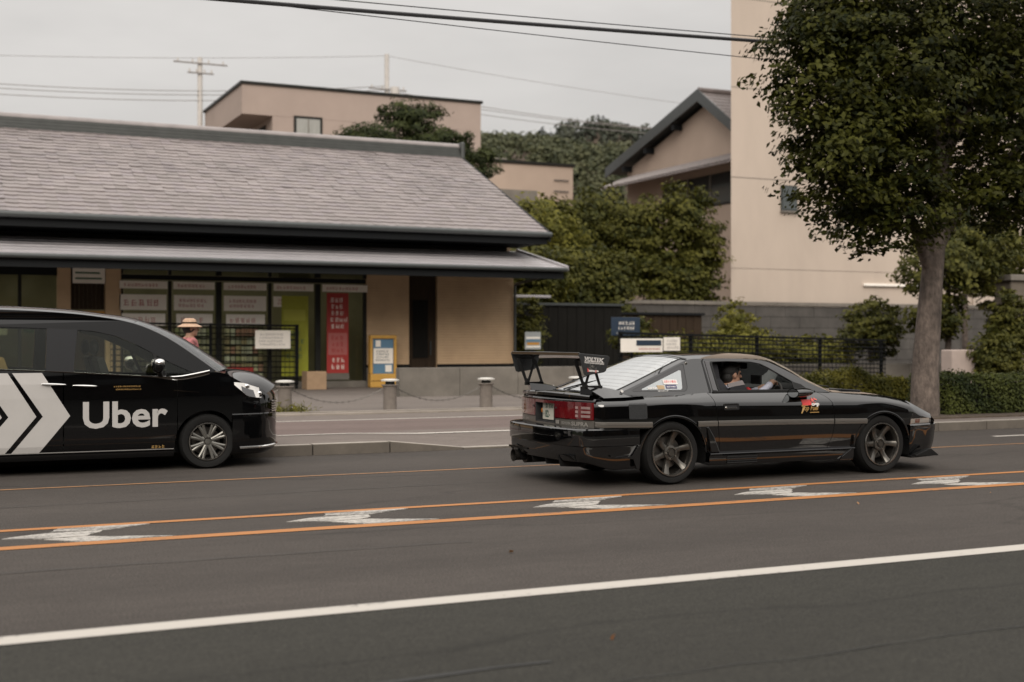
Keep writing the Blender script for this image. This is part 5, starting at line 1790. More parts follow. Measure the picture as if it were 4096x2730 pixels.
# cabin shell: side panels on a leaning plane
def cy(z): return .737 - .51 * (z - .885)
railx = [(1.985, .868), (1.74, .975), (1.565, 1.07), (1.37, 1.163), (1.27, 1.195), (1.10, 1.213), (.8, 1.222), (.5, 1.222), (.36, 1.214), (.20, 1.163), (-.10, 1.05), (-.41, .938), (-.56, .892)]
RAIL = [tuple(p) for p in spline(railx, 4)]
win = [(.615, .900), (.607, .93), (.605, 1.175), (.615, 1.193), (.80, 1.198), (1.10, 1.190), (1.215, 1.168), (1.30, 1.128), (1.47, 1.030), (1.69, .905), (1.69, .896)]
qf = [(-.37, .908), (-.385, .922), (.27, 1.172), (.287, 1.165), (.262, .945), (.245, .915), (.215, .902)]
qg = [(-.262, .924), (-.262, .934), (.222, 1.112), (.242, 1.108), (.205, .936), (.185, .920)]
for s in (-1, 1):
    base = [(x, f_zt(x) - .001) for x in np.linspace(-.56, 1.985, 24)]
    outer = list(reversed(RAIL[1:-1])) 
    outer = base + [p for p in RAIL[1:-1]]
    mp = lambda o: (lambda x, z: (x, s * (cy(z) + o), z))
    b = MB(); b.prism([outer, win, qf], mp(-.03), mp(0.0))
    shell = b.build('cabin_side', c_black, car, bevel=0.004)
    inset = lambda l, k: [(sum(p[0] for p in l) / len(l) + (q[0] - sum(p[0] for p in l) / len(l)) * k, sum(p[1] for p in l) / len(l) + (q[1] - sum(p[1] for p in l) / len(l)) * k) for q in l]
    b = MB(); b.prism([inset(qf, 1.0), qg], mp(-.022), mp(-.004)); b.build('quarter_window_frame', mat('satin_black_surround', (0.02, 0.019, 0.02), 0.22, coat=0.6), car, bevel=0.002)
    b = MB(); b.prism([inset(qg, 1.02)], mp(-.012), mp(-.008)); qgo = b.build('quarter_window', g_quart, car)
    b = MB(); b.prism([win, inset(win, .955)], mp(-.03), mp(0.006)); b.build('window_seal', c_trimb, car)
    # raised B-pillar door frame line
    b = MB(); b.prism([[(.500, .89), (.512, .885), (.527, .90), (.520, 1.19), (.545, 1.222), (.530, 1.222), (.505, 1.20)]], mp(0.0005), mp(.0025)); b.build('door_gap', c_in, car)
    b = MB(); b.prism([[(.545, .905), (.595, .903), (.592, 1.195), (.545, 1.20)]], mp(0.001), mp(.008)); b.build('door_pillar_trim', mat('satin_pillar', (0.03, 0.028, 0.03), 0.3, coat=0.8), car, bevel=0.003)
    # belt moulding
    b = MB(); xs = np.linspace(.54, 1.80, 16)
    b.grid([[(x, s * (sidey(x, f_zt(x)) + o), f_zt(x) + dz) for o, dz in ((.004, -.010), (.010, -.002), (.008, .010), (-.004, .016))] for x in xs]); b.build('belt_moulding', c_trimb, car, smooth=30)
    # door mirror
    mm = MB(); mm.prism([[(1.54, .880), (1.74, .878), (1.64, .955), (1.53, .985)]], lambda x, z: (x, s * (cy(z) + .002), z), lambda x, z: (x, s * (cy(z) + .014), z)); ms = mm.build('mirror_sail', c_trimb, car, bevel=0.004)
    mm = MB()
    rows = []
    for i in range(13):
        u = i / 12
        r = math.sin(math.pi * (0.10 + 0.90 * u)) ** 0.6 if u < 1 else 0.02
        rr = (1.0 if u < 0.35 else math.sqrt(max(0.0004, 1 - ((u - .35) / .65) ** 2)))
        rows.append([(1.43 + .27 * u, s * (.86 + .095 * rr * math.cos(a) - .03 * u), .868 + .050 * rr * math.sin(a) + .010 * u) for a in np.linspace(0, 2 * math.pi, 21)])
    mm.grid(rows); mm.build('mirror_shell', c_black, ms, smooth=40)
    mm = MB(); mm.prism([[(.084 * math.cos(a), .042 * math.sin(a)) for a in np.linspace(0, 2 * math.pi, 20)[:-1]]], lambda y, z: (1.429, s * (.86 + y), .868 + z), lambda y, z: (1.436, s * (.86 + y), .868 + z)); mm.build('mirror_glass', mat('mirror_silver', (0.6, 0.62, 0.62), 0.06, metal=1.0), ms)
    # foot of the wing
    A = [(-.735, .800, .856), (-.50, .805, .860), (-.27, .790, .868)]
    B_ = [(-.862, .640, .968), (-.66, .640, .955), (-.27, .735, .872)]
    C_ = [(-.862, .560, .962), (-.66, .570, .945), (-.30, .70, .872)]
    D_ = [(-.85, .54, .88), (-.66, .55, .88), (-.30, .69, .868)]
    F_ = [(-.885, .66, .962)]
    b = MB()
    b.grid([[(x, s * y, z) for x, y, z in r_] for r_ in (A, B_, C_, D_)])
    b.add([(x, s * y, z) for x, y, z in (A[0], B_[0], C_[0], D_[0])], [(0, 1, 2, 3)])
    wf = b.build('wing_foot', c_black, car, smooth=25)
    MB().tube((-.50, s * .728, .912), (-.50, s * .736, .917), .016, n=14).build('fixing_bolt', c_steel, wf)
    for x in (-.83, -.70):
        MB().tube((x, s * .640, .975), (x, s * .648, .975), .008, n=10).build('fixing_bolt', c_steel, wf)
    # stand: strut plate with two openings
    oz = [(-.875, .965), (-.665, .950), (-.680, .985), (-.745, 1.185), (-.79, 1.235), (-.925, 1.235), (-.975, 1.215)]
    h1 = [(-.866, 1.015), (-.848, 1.000), (-.790, 1.165), (-.800, 1.212), (-.932, 1.212)]
    h2 = [(-.832, .972), (-.700, .972), (-.768, 1.165)]
    b = MB(); b.prism([oz, h1, h2], lambda x, z: (x, s * .626, z), lambda x, z: (x, s * .638, z)); b.build('wing_stand', c_trimb, car)
    MB().box(-.88, -.665, s * .638 - .012, s * .638 + .012, .938, .970).build('stand_base', c_trimb, car, bevel=0.003)

# dark backing under the panel gaps and inner structure
for s in (-1, 1):
    b = MB()
    b.grid([[(x, s * (sidey(x, z) - .03), z) for z in (.32, .45, .6, .74, .80, .86)] for x in np.linspace(.42, 2.18, 20)])
    b.build('inner_panel', c_in, car)
MB().box(-.80, -.42, -.56, .56, .2, .84).build('boot_box', c_in, car)
MB().box(2.12, 3.2, -.50, .50, .2, .70).build('engine_bay', c_in, car)
MB().box(-.42, 3.25, -.48, .48, .165, .24).box(.44, 2.18, -.79, .79, .18, .26).build('floor_pan', c_in, car)
MB().box(1.98, 2.14, -.72, .72, .26, .82).build('bulkhead', c_in, car)
MB().grid([[(x, y, z) for y in (-.66, 0, .66)] for x, z in ((.02, .30), (-.02, .80), (-.42, .84))]).build('rear_trim_panel', c_in, car)

# roof, windscreen and hatch: one skin split by part
bow = curve_at([(-.56, -.03), (.20, -.05), (.36, -.055), (.6, 0), (.9, .0), (1.10, .17), (1.27, .23), (1.37, .26), (1.6, .28), (1.985, .28)])
crown = curve_at([(-.56, .012), (-.41, .018), (.20, .036), (.36, .040), (.6, .052), (1.0, .058), (1.27, .052), (1.6, .042), (1.985, .036)])
def skin(x, z, v, o=0.0):
    y = (cy(z) + .0) * v
    k = 1 - abs(v) ** 2.2
    return (x + bow(x) * k, y, z + crown(x) * k + o)
def rail_part(x0, x1): return [p for p in RAIL if x0 - 1e-6 <= p[0] <= x1 + 1e-6]
VV = np.linspace(-1, 1, 29)
ix_ws = [p for p in RAIL if p[0] >= 1.27 - 1e-6]
ix_rf = [p for p in RAIL if 0.36 - 1e-6 <= p[0] <= 1.27 + 1e-6]
ix_ht = [p for p in RAIL if p[0] <= 0.36 + 1e-6]
MB().grid([[skin(x, z, v) for v in VV] for x, z in ix_rf]).build('roof', c_black, car, smooth=40)
MB().grid([[skin(x, z, v, -.02) for v in VV] for x, z in ix_rf]).build('headlining', c_in, car, smooth=40)
MB().grid([[skin(x, z, v, -.004) for v in VV * .94] for x, z in ix_ws]).build('windscreen', g_clear, car, smooth=40)
for s in (-1, 1):
    MB().grid([[skin(x, z, s * v) for v in np.linspace(.925, 1.0, 4)] for x, z in ix_ws]).build('screen_pillar', c_black, car, smooth=40)
    MB().grid([[skin(x, z, s * v) for v in np.linspace(.86, 1.0, 5)] for x, z in ix_ht]).build('hatch_frame', c_black, car, smooth=40)
    MB().grid([[skin(x, z, s * v, .003) for v in np.linspace(.825, .862, 3)] for x, z in ix_ht]).build('hatch_seal', c_trimb, car, smooth=40)
hg = MB().grid([[skin(x, z, v, -.002) for v in np.linspace(-.83, .83, 25)] for x, z in ix_ht]).build('hatch_glass', g_hatch, car, smooth=40)
b = MB()
for k in range(14):
    u = 0.12 + 0.8 * k / 13
    i = u * (len(ix_ht) - 1)
    a_, c_ = ix_ht[int(i)], ix_ht[min(int(i) + 1, len(ix_ht) - 1)]
    x = a_[0] + (c_[0] - a_[0]) * (i % 1); z = a_[1] + (c_[1] - a_[1]) * (i % 1)
    b.grid([[skin(x - d, z - d * .4, v, .001) for v in np.linspace(-.74, .74, 15)] for d in (0, .0035)])
b.build('heater_lines', mat('heater_line', (0.30, 0.29, 0.28), 0.4), hg)
b = MB()
b.grid([[skin(.345 + d, 1.2085 + d * .3 + .004, v, .004) for v in np.linspace(-.98, .98, 21)] for d in (-.012, .0, .012)])
b.build('roof_seam_trim', c_trimb, car, smooth=40)
for s in (-1, 1):
    MB().obox((.318, s * (cy(1.18) + .004), 1.178), (.022, .02, .022)).build('hatch_hinge', c_steel, car, bevel=0.003)
MB().path([(2.33, -.30, .905), (2.22, .05, .935), (2.12, .32, .96)], .008, 6).build('wiper', c_trimb, car)
MB().path([(2.36, .25, .905), (2.26, .5, .925), (2.16, .64, .94)], .008, 6).build('wiper', c_trimb, car)
MB().prism([[(2.32, -.52), (2.60, -.50), (2.62, -.30), (2.33, -.30)]], lambda x, y: (x, y, f_zt(x) + .02), lambda x, y: (x, y, f_zt(x) + .043)).build('bonnet_vent', c_black, car, bevel=0.008)
MB().path([(-.60, .30, .905), (-.45, .20, .955), (-.28, .02, 1.012)], .007, 6).build('rear_wiper', c_trimb, car)

# wing
rows = []
for y in np.linspace(-.755, .755, 25):
    dz = 0.012 * math.cos(y / .755 * math.pi / 2)
    prof = [(0, .010), (.03, .022), (.10, .024), (.18, .022), (.27, .034), (.272, .030), (.18, .008), (.10, -.010), (.03, -.008), (0, .004), (0, .010)]
    rows.append([(-.66 - px * 1.16, y, 1.222 + pz + px * .10 + dz) for px, pz in prof])
MB().grid(rows).build('wing_blade', c_black, car, smooth=50)
MB().box(-.980, -.966, -.75, .75, 1.262, 1.292).build('wing_flap', c_black, car, bevel=0.003)
for s in (-1, 1):
    ep = [(-.985, 1.272), (-.978, 1.284), (-.670, 1.258), (-.650, 1.246), (-.652, 1.225), (-.690, 1.115), (-.712, 1.100), (-.90, 1.072), (-.928, 1.082)]
    b = MB(); b.prism([ep], lambda x, z: (x, s * .756, z), lambda x, z: (x, s * .764, z)); e_ = b.build('wing_endplate', c_carbon, car, bevel=0.003)
    if s < 0:
        ef = lambda x0, z0, sl=-.085: (lambda u, v: (x0 + u, -.7655, z0 + v + sl * u))
        text('endplate_text', 'VOLTEX', c_white, e_, 0.050, ef(-.926, 1.215), width=0.215, shear=0.25, offset=0.0035)
        text('endplate_text', 'VOLTEX', c_carbon, e_, 0.050, (lambda u, v: (-.9245 + u, -.7665, 1.2158 + v - .085 * u)), width=0.212, shear=0.25, offset=-0.0005)
        text('endplate_text', 'VOLTEX RACING SUZUKA JAPAN', c_white, e_, 0.017, ef(-.926, 1.192), width=0.212, offset=0.0006)
        b = MB(); b.add([ef(-.926, 1.209)(0, 0), ef(-.926, 1.209)(.215, 0), ef(-.926, 1.209)(.215, .002), ef(-.926, 1.209)(0, .002)], [(0, 1, 2, 3)]); b.build('endplate_line', c_white, e_)
        text('endplate_text', 'katsuya', c_white, e_, 0.030, ef(-.890, 1.112, -.06), width=0.118, offset=0.0012)
        text('endplate_text', 'k', c_red, e_, 0.046, (lambda u, v: (-.893 + u, -.7662, 1.110 + v)), width=0.020, offset=0.0016)
        text('endplate_text', 'y', c_red, e_, 0.034, (lambda u, v: (-.810 + u, -.7662, 1.105 + v)), width=0.016, offset=0.0016)
        b = MB()
        r_ = random.Random(3)
        for k in range(22):
            x, z = -.835 + r_.gauss(0, .018), 1.160 + r_.gauss(0, .014)
            a = r_.uniform(0, 3.14); l_ = r_.uniform(.006, .015)
            dx, dz = l_ * math.cos(a), l_ * math.sin(a)
            b.add([(x - dx, -.7656, z - dz), (x + dx, -.7656, z + dz), (x + dx - dz * .14, -.7656, z + dz + dx * .14), (x - dx - dz * .14, -.7656, z - dz + dx * .14)], [(0, 1, 2, 3)])
        b.build('endplate_emblem', c_silver, e_)

# fuel flap, stickers
def sfn(x0, z0, o=.004): return lambda u, v: (x0 + u, -(sidey(x0 + u, z0 + v) + o), z0 + v)
def spoly(name, m, pts, o=.0035, parent=car):
    b = MB(); b.prism([pts], lambda x, z: (x, -(sidey(x, z) + .0005), z), lambda x, z: (x, -(sidey(x, z) + o), z)); return b.build(name, m, parent)
fl = [(-.486, .66), (-.475, .65), (-.302, .65), (-.29, .66), (-.29, .79), (-.302, .802), (-.475, .802), (-.486, .79)]
spoly('fuel_flap', c_carbon, fl, .006)
rdoor = [o for o in car.children if o.name.startswith('door') and not o.name.startswith('door_')][0]
st = spoly('red_sticker', c_red, [(1.56, .742), (1.68, .742), (1.665, .80), (1.550, .80)], .008)
text('sticker_text', '技', mat('bright_red_decal', (0.62, 0.10, 0.08), 0.4), st, .07, sfn(1.672, .752, .007), width=.085, offset=.004)
text('sticker_text', 'osp', c_white, st, .05, sfn(1.668, .738, .010), width=.10, offset=.003)
text('sticker_text', 'Top Fuel', c_gold, car, .07, sfn(1.548, .690), width=.215, shear=.35, offset=.001)
text('sticker_text', 'T', c_gold, car, .125, sfn(1.535, .662, .0045), width=.10, shear=.5, offset=.002)
spoly('sticker_line', c_gold, [(1.65, .664), (1.765, .664), (1.765, .672), (1.65, .672)], .003)
def qfn(x0, z0, o): return lambda u, v: (x0 + u, -(cy(z0 + v) + o), z0 + v)
def qpoly(name, m, pts, o, parent=car):
    b = MB(); b.prism([pts], lambda x, z: (x, -(cy(z) + o - .001), z), lambda x, z: (x, -(cy(z) + o), z)); return b.build(name, m, parent)
q1 = qpoly('window_sticker', c_white, [(.0, .975), (.165, .972), (.160, 1.018), (-.005, 1.020)], -.004)
text('sticker_text', '頑張ろう!東北!!', c_red, q1, .026, qfn(.010, .990, -.0032), width=.14, offset=.0005)
q2 = qpoly('window_sticker', c_purple, [(.018, .935), (.142, .933), (.140, .968), (.018, .970)], -.004)
text('sticker_text', 'BLAST-WORKS', c_white, q2, .018, qfn(.028, .944, -.0032), width=.10, offset=.0004)
qpoly('window_sticker', c_tan, [(-.080, .928), (.0, .928), (-.002, .965), (-.084, .966)], -.004)
text('sticker_text', '20CEM', c_white, car, .024, qfn(-.195, .930, -.0032), width=.11, offset=.001)
text('sticker_text', 'RECARO-UP', c_white, car, .016, qfn(-.09, .9055, .002), width=.12)

# interior: seats, dash, wheel
def bucket(y, name):
    t_ = MB()
    t_.box(.82, 1.30, y - .23, y + .23, .30, .44)
    st_ = t_.build(name, c_seat, car, bevel=.05)
    b = MB()
    prof = [(1.0, .40), (.93, .62), (.86, .88), (.79, 1.02), (.76, 1.16), (.70, 1.20), (.66, 1.16), (.70, 1.0), (.78, .80), (.84, .50), (.86, .40)]
    b.prism([prof], lambda x, z: (x, y - .14 - (.10 if z < .95 else 0), z), lambda x, z: (x, y + .14 + (.10 if z < .95 else 0), z))
    b.build('backrest', c_seat, st_, bevel=.02)
    for k in (-1, 1):
        b = MB(); b.prism([[(.80, .93), (1.00, .955), (.97, 1.0), (.79, .965)]], lambda x, z: (x, y + k * .245, z), lambda x, z: (x, y + k * .262, z)); b.build('shoulder_panel', c_seatgrey, st_)
        b = MB(); b.prism([[(.84, .6), (1.06, .62), (1.07, .86), (1.0, .955), (.82, .925)]], lambda x, z: (x, y + k * .22, z), lambda x, z: (x, y + k * .26, z)); b.build('side_bolster', c_seat, st_, bevel=.01)
        b = MB(); b.prism([[(1.03, .80), (1.11, .82), (1.115, .885), (1.04, .93)]], lambda x, z: (x, y + k * .235, z), lambda x, z: (x, y + k * .266, z)); b.build('red_bolster', c_seatred, st_)
    return st_
bucket(-.37, 'driver_seat')
bucket(.37, 'passenger_seat')
rows = []
for x, z in ((1.62, .50), (1.56, .78), (1.60, .895), (1.70, .93), (1.95, .90), (2.1, .86)):
    rows.append([(x + .10 * (1 - abs(v)) * 0 , v * .68, z + (.03 * math.exp(-((v + .52) / .22) ** 2) if z > .85 else 0)) for v in np.linspace(-1, 1, 25)])
MB().grid(rows).build('dashboard', c_in, car, smooth=40)
sw = MB()
M_ = Matrix.Rotation(R(20), 4, 'Y')
k = 28
rows = []
for i in range(k + 1):
    a = 2 * math.pi * i / k
    c_ = Vector((0, .18 * math.cos(a), .18 * math.sin(a)))
    rows.append([tuple(M_ @ (c_ + Vector((.014 * math.sin(t), .014 * math.cos(t) * math.cos(a), .014 * math.cos(t) * math.sin(a))))) for t in np.linspace(0, 2 * math.pi, 9)])
sw.grid(rows)
swo = sw.build('steering_wheel', mat('wheel_leather', (0.045, 0.042, 0.04), 0.5), car, smooth=50, loc=(1.50, -.38, .80))
sp_ = MB()
for a in (R(90), R(210), R(330)):
    d = M_ @ Vector((0, math.cos(a) * .18, math.sin(a) * .18))
    sp_.tube((0.02, 0, 0), tuple(d), .012, n=6)
sp_.ell((0.02, 0, 0), (.02, .05, .05), M=M_.to_3x3())
sp_.build('wheel_spokes', c_steel, swo, smooth=50)
MB().obox((1.36, .0, 1.135), (.03, .24, .065), Matrix.Rotation(R(14), 3, 'Z')).build('rear_view_mirror', c_trimb, car, bevel=.01)
MB().path([(1.44, 0, 1.205), (1.38, 0, 1.15)], .008, 6).build('mirror_stalk', c_trimb, car)
MB().obox((1.58, -.02, .985), (.03, .17, .10)).build('dash_monitor', c_in, car, bevel=.006)
for x in (.72, .92, 1.12):
    MB().box(x, x + .045, -.50, -.46, 1.188, 1.194).build('red_roof_light', c_seatred, car)
# ------------------------------------------------------------------ black people carrier with white chevrons
c_vrim = mat('silver_rim', (0.17, 0.165, 0.15), 0.34, metal=0.7)
van = thing('people_carrier', 'black people carrier taxi with white chevrons and white lettering on its side', 'van', (2.89, 14.95, 0))
v_top = curve_at([(-3.85, 1.15), (-2.1, 1.099), (-.59, 1.012), (-.345, .996), (-.1, 1.03), (.06, 1.062), (.40, .965), (.60, .875), (.74, .775), (.9, .70)])
def vhw(x):
    w = .85
    if x > .25: w -= .11 * ((x - .25) / .62) ** 2
    if x < -3.5: w -= .08 * ((-3.5 - x) / .35) ** 2
    return w
def vy(x, z):
    w = vhw(x)
    if z < .30: w -= (.30 - z) * .22
    elif z < .80: w -= 0.0
    elif z < 1.05: w -= .018 * ((z - .80) / .25) ** 2
    else: w -= .018 + (z - 1.05) * .165
    return w
def vwarp(x, y): return x - .17 * sm((x - .1) / .75) * (abs(y) / .8) ** 2.6
VA = ((0.0, .285), (-2.85, .285))
VR = .355
def varch(x):
    z = 0
    for cx_, cz_ in VA:
        if abs(x - cx_) < VR: z = max(z, cz_ + math.sqrt(VR * VR - (x - cx_) ** 2))
    return z
def vpatch(x0, x1, s, step=.06):
    pts = {x0, x1}
    for cx_, cz_ in VA:
        for k in range(25):
            x = cx_ - VR * math.cos(math.pi * k / 24)
            if x0 < x < x1: pts.add(round(x, 5))
    x = x0
    while x < x1:
        if varch(x) == 0: pts.add(round(x, 5))
        x += step
    rows = []
    for x in sorted(pts):
        zb = max(.19 if x < .3 else .58, varch(x)); zt = v_top(x)
        rows.append([(vwarp(x, vy(x, z)), s * vy(x, z), z) for z in np.linspace(zb, zt, 16)])
    return MB().grid(rows)
RV = [tuple(p) for p in spline([(.10, 1.063), (-.06, 1.185), (-.42, 1.434), (-.78, 1.592), (-1.2, 1.668), (-1.6, 1.704), (-2.1, 1.725), (-3.0, 1.735), (-3.6, 1.70), (-3.8, 1.60)], 4)]
fw = [(-1.40, 1.075), (-1.375, 1.30), (-1.35, 1.515), (-1.20, 1.505), (-.97, 1.455), (-.72, 1.345), (-.40, 1.165), (-.14, 1.045), (-.20, 1.02), (-.36, 1.01), (-.60, 1.022)]
sw_ = [(-3.25, 1.15), (-3.22, 1.53), (-2.1, 1.545), (-1.66, 1.53), (-1.665, 1.30), (-1.68, 1.092), (-2.1, 1.113)]
for s in (-1, 1):
    vpatch(-3.84, -3.01, s).build('rear_side_panel', c_van, van, smooth=30)
    vpatch(-3.0, -1.505, s).build('sliding_door', c_van, van, smooth=30)
    vpatch(-1.495, -.335, s).build('front_door', c_van, van, smooth=30)
    vpatch(-.325, .74, s).build('front_wing', c_van, van, smooth=30)
    mp = lambda o: (lambda x, z: (x, s * (vy(min(x, .2), max(z, 1.0)) + o), z))
    base = [(x, v_top(x) - .001) for x in np.linspace(-3.78, .08, 22)]
    b = MB(); b.prism([base + RV[1:-1], fw, sw_], mp(-.03), mp(0)); b.build('cabin_side', c_van, van, bevel=.004)
    b = MB(); b.prism([fw], mp(-.018), mp(-.012)); b.build('front_window', g_vant, van)
    b = MB(); b.prism([sw_], mp(-.018), mp(-.012)); b.build('side_window', g_vant, van)
    b = MB(); b.prism([[(-.47, 1.012), (-.43, 1.012), (-.555, 1.262), (-.60, 1.285)]], mp(-.02), mp(-.002)); b.build('window_post', c_trimb, van)
    b = MB(); b.prism([[(-1.675, 1.09), (-1.40, 1.075), (-1.355, 1.52), (-1.655, 1.535)]], mp(.0005), mp(.003)); b.build('pillar_cover', mat('gloss_black_pillar', (.008, .008, .009), .12), van)
    # chrome belt line that kicks up at the front
    b = MB(); rows = []
    for x in np.linspace(-3.7, .02, 50):
        w = .010 + .022 * sm((x + .75) / .6) * (1 - sm((x - .0) / .05) * .5)
        z = v_top(x) + .006
        rows.append([(x, s * (vy(min(x, .2), z) + o), z + dz) for o, dz in ((.001, -w), (.010, -w * .6), (.010, w * .4), (.001, w * .7))])
    b.grid(rows); b.build('belt_moulding', c_chrome, van, smooth=30)
    for x0, z0 in ((-1.72, .955), (-1.41, .935)):
        b = MB(); rows = []
        for u in np.linspace(0, 1, 11):
            k = math.sin(math.pi * min(1, max(0.02, u))) ** .4
            rows.append([(x0 + .26 * u, s * (vy(x0, .93) + .018 + .022 * k * math.cos(a)), z0 - .012 * u + .014 * k * math.sin(a)) for a in np.linspace(0, 2 * math.pi, 11)])
        b.grid(rows); b.build('door_handle', c_chrome, van, smooth=50)
    b = MB(); b.prism([[(-.37, .862), (-.10, .838), (-.10, .846), (-.37, .872)]], lambda x, z: (x, s * (vy(x, z) + .001), z), lambda x, z: (x, s * (vy(x, z) + .008), z)); b.build('wing_trim', c_chrome, van)
    b = MB(); xs = np.linspace(-2.45, -.37, 20)
    b.grid([[(x, s * (vy(x, .25) + o), z) for o, z in ((-.05, .15), (.006, .155), (.016, .185), (.012, .225), (.0, .24))] for x in xs]); b.build('sill', c_van, van, smooth=30)
    b = MB(); b.grid([[(x, s * (vy(x, .25) + o), z) for o, z in ((.012, .228), (.018, .232), (.012, .24))] for x in xs]); b.build('sill_trim', c_gold if False else c_mould, van)
    # mirror
    mm = MB(); mm.tube((-.50, s * .83, 1.03), (-.54, s * .95, 1.09), .03, .035, n=10); st = mm.build('mirror_stalk', c_trimb, van, smooth=40)
    mm = MB(); mm.ell((-.56, s * 1.0, 1.14), (.07, .12, .085)); mm.build('mirror_shell', c_van, st, smooth=60)
    mm = MB(); mm.ell((-.555, s * 1.0, 1.172), (.074, .123, .050)); mm.build('mirror_cap', c_chrome, st, smooth=60)
    for cx_, cz_ in VA:
        b = MB(); rows = []
        for i in range(25):
            a = -.2 + (math.pi + .4) * i / 24
            rows.append([(cx_ + VR * math.cos(a), s * yy, max(.16, cz_ + VR * math.sin(a))) for yy in (.836, .50)])
        b.grid(rows); b.build('wheel_housing', c_trimb, van, smooth=40)
        wheel_parts(van, cx_, s, .842, .300, .212, .20, .300, 8, 'road', .4, rim=c_vrim)
# front end
vp = [(x, vhw(x)) for x in np.linspace(.30, .72, 8)]
vpath = [(vwarp(x, y), y) for x, y in vp] + [(vwarp(.74, vhw(.74) * v) + .16 * (1 - v ** 3) + .01, vhw(.72) * v) for v in (.95, .88, .78, .62, .42, .2, 0)]
vf, vn = ring(vpath, None)
MB().grid([[(p.x + q.x * o, p.y + q.y * o, z) for p, q in zip(vf, vn)] for z, o in ((.60, -.002), (.585, .008), (.50, .012), (.40, .006), (.33, .012), (.22, .006), (.17, -.02), (.14, -.08))]).build('front_bumper', c_van, van, smooth=30)
MB().grid([[(p.x + q.x * o, p.y + q.y * o, z) for p, q in zip(vf[6:-6], vn[6:-6])] for z, o in ((.86, -.10), (.83, -.035), (.79, -.008), (.70, .004), (.60, .002))]).build('front_panel', c_van, van, smooth=30)
for k in range(5):
    z = .60 + .028 * k
    MB().grid([[(p.x + q.x * o, p.y + q.y * o, z + dz) for p, q in zip(vf[10:-10], vn[10:-10])] for o, dz in ((.002, 0), (.014, .004), (.014, .012), (.002, .016))]).build('grille_bar', c_chrome, van, smooth=30)
MB().grid([[(p.x + q.x * o, p.y + q.y * o, z) for p, q in zip(vf[2:-2], vn[2:-2])] for z, o in ((.205, .008), (.210, .024), (.225, .024), (.235, .010))]).build('bumper_trim', c_chrome, van, smooth=30)
for s in (-1, 1):
    top = curve_at([(0, .945), (.35, .935), (.7, .895), (1, .85)])
    bot = curve_at([(0, .915), (.22, .850), (.45, .785), (1, .755)])
    hp = [(vwarp(x, vhw(x)), vhw(x)) for x in np.linspace(.33, .72, 10)] + [(vwarp(.74, vhw(.74) * v) + .16 * (1 - v ** 3) - .02, vhw(.72) * v) for v in (.95, .88, .78, .66)]
    n = len(hp)
    rows = []
    for i, (x, y) in enumerate(hp):
        u = i / (n - 1)
        rows.append([(x - .07 * max(0, t) * u, s * (y + .014 - .010 * t), bot(u) + (top(u) - bot(u)) * t) for t in np.linspace(0, 1, 6)])
    hl = MB().grid(rows).build('headlight', mat('headlight_lens', (.70, .69, .67), .3, coat=1.0), van, smooth=40)
    rows2 = [[(p[0] + .004, p[1] + s * .004, p[2]) for p in r_[:4]] for r_ in rows[3:9]]
    for q_ in (rows[6][4], rows[10][2]):
        MB().ell(q_, (.030, .016, .026)).build('projector_lens', c_chrome, hl, smooth=60)
    MB().grid(rows2).build('lamp_mask', mat('headlight_mask', (.10, .10, .105), .2, coat=1.0), hl, smooth=40)
rows = []
for x in np.linspace(.06, .74, 14):
    ye = vy(x, v_top(x))
    rows.append([(vwarp(x, v * ye) + (.16 * (1 - abs(v) ** 3)) * sm((x - .3) / .44), v * ye, v_top(x) + (.045 + .105 * sm((x - .1) / .5)) * (1 - v * v)) for v in np.linspace(-1, 1, 21)])
MB().grid(rows).build('bonnet', c_van, van, smooth=40)
vbow = curve_at([(-3.8, -.08), (-3.4, 0), (-1.2, .02), (-.78, .14), (-.42, .20), (.10, .26)])
vcr = curve_at([(-3.8, .05), (-1.2, .06), (-.42, .05), (.10, .05)])
def vskin(x, z, v, o=0):
    y = vy(min(x, .2), z) * v
    k = 1 - abs(v) ** 2.2
    return (x + vbow(x) * k, y, z + vcr(x) * k + o)
vw = [p for p in RV if p[0] >= -.785]
vr = [p for p in RV if p[0] <= -.775]
MB().grid([[vskin(x, z, v) for v in np.linspace(-1, 1, 21)] for x, z in vr]).build('roof', c_van, van, smooth=40)
MB().grid([[vskin(x, z, v, -.03) for v in np.linspace(-1, 1, 21)] for x, z in vr]).build('headlining', mat('van_headlining', (.10, .095, .085), .9), van, smooth=40)
MB().grid([[vskin(x, z, v, -.004) for v in np.linspace(-.94, .94, 21)] for x, z in vw]).build('windscreen', g_clear, van, smooth=40)
for s in (-1, 1):
    MB().grid([[vskin(x, z, s * v) for v in np.linspace(.92, 1, 4)] for x, z in vw]).build('screen_pillar', c_van, van, smooth=40)
MB().box(-3.86, -3.82, -.78, .78, .25, 1.62).build('tailgate', c_van, van, bevel=.01)
MB().box(-3.8, .60, -.55, .55, .17, .30).box(-3.8, -3.25, -.8, .8, .17, .3).box(-2.45, -.40, -.80, .80, .17, .28).build('floor_pan', c_in, van)
MB().box(.02, .62, -.55, .55, .25, .80).build('engine_bay', c_in, van)
MB().box(-.36, .04, -.76, .76, .55, .985).build('dashboard', c_in, van, bevel=.04)
def vseat(x, y, m, name):
    b = MB(); b.box(x, x + .50, y - .25, y + .25, .55, .72); b.prism([[(x + .05, .70), (x - .10, 1.22), (x - .02, 1.24), (x + .16, .70)]], lambda a, z: (a, y - .24, z), lambda a, z: (a, y + .24, z))
    o = b.build(name, m, van, bevel=.03)
    b = MB(); b.ell((x - .09, y, 1.33), (.05, .13, .09)); b.build('headrest', m, o, smooth=60)
for y in (-.40, .40): vseat(-1.05, y, c_seat, 'front_seat')
m_vt = mat('tan_seat_fabric', (.26, .175, .075), .8, var=.1)
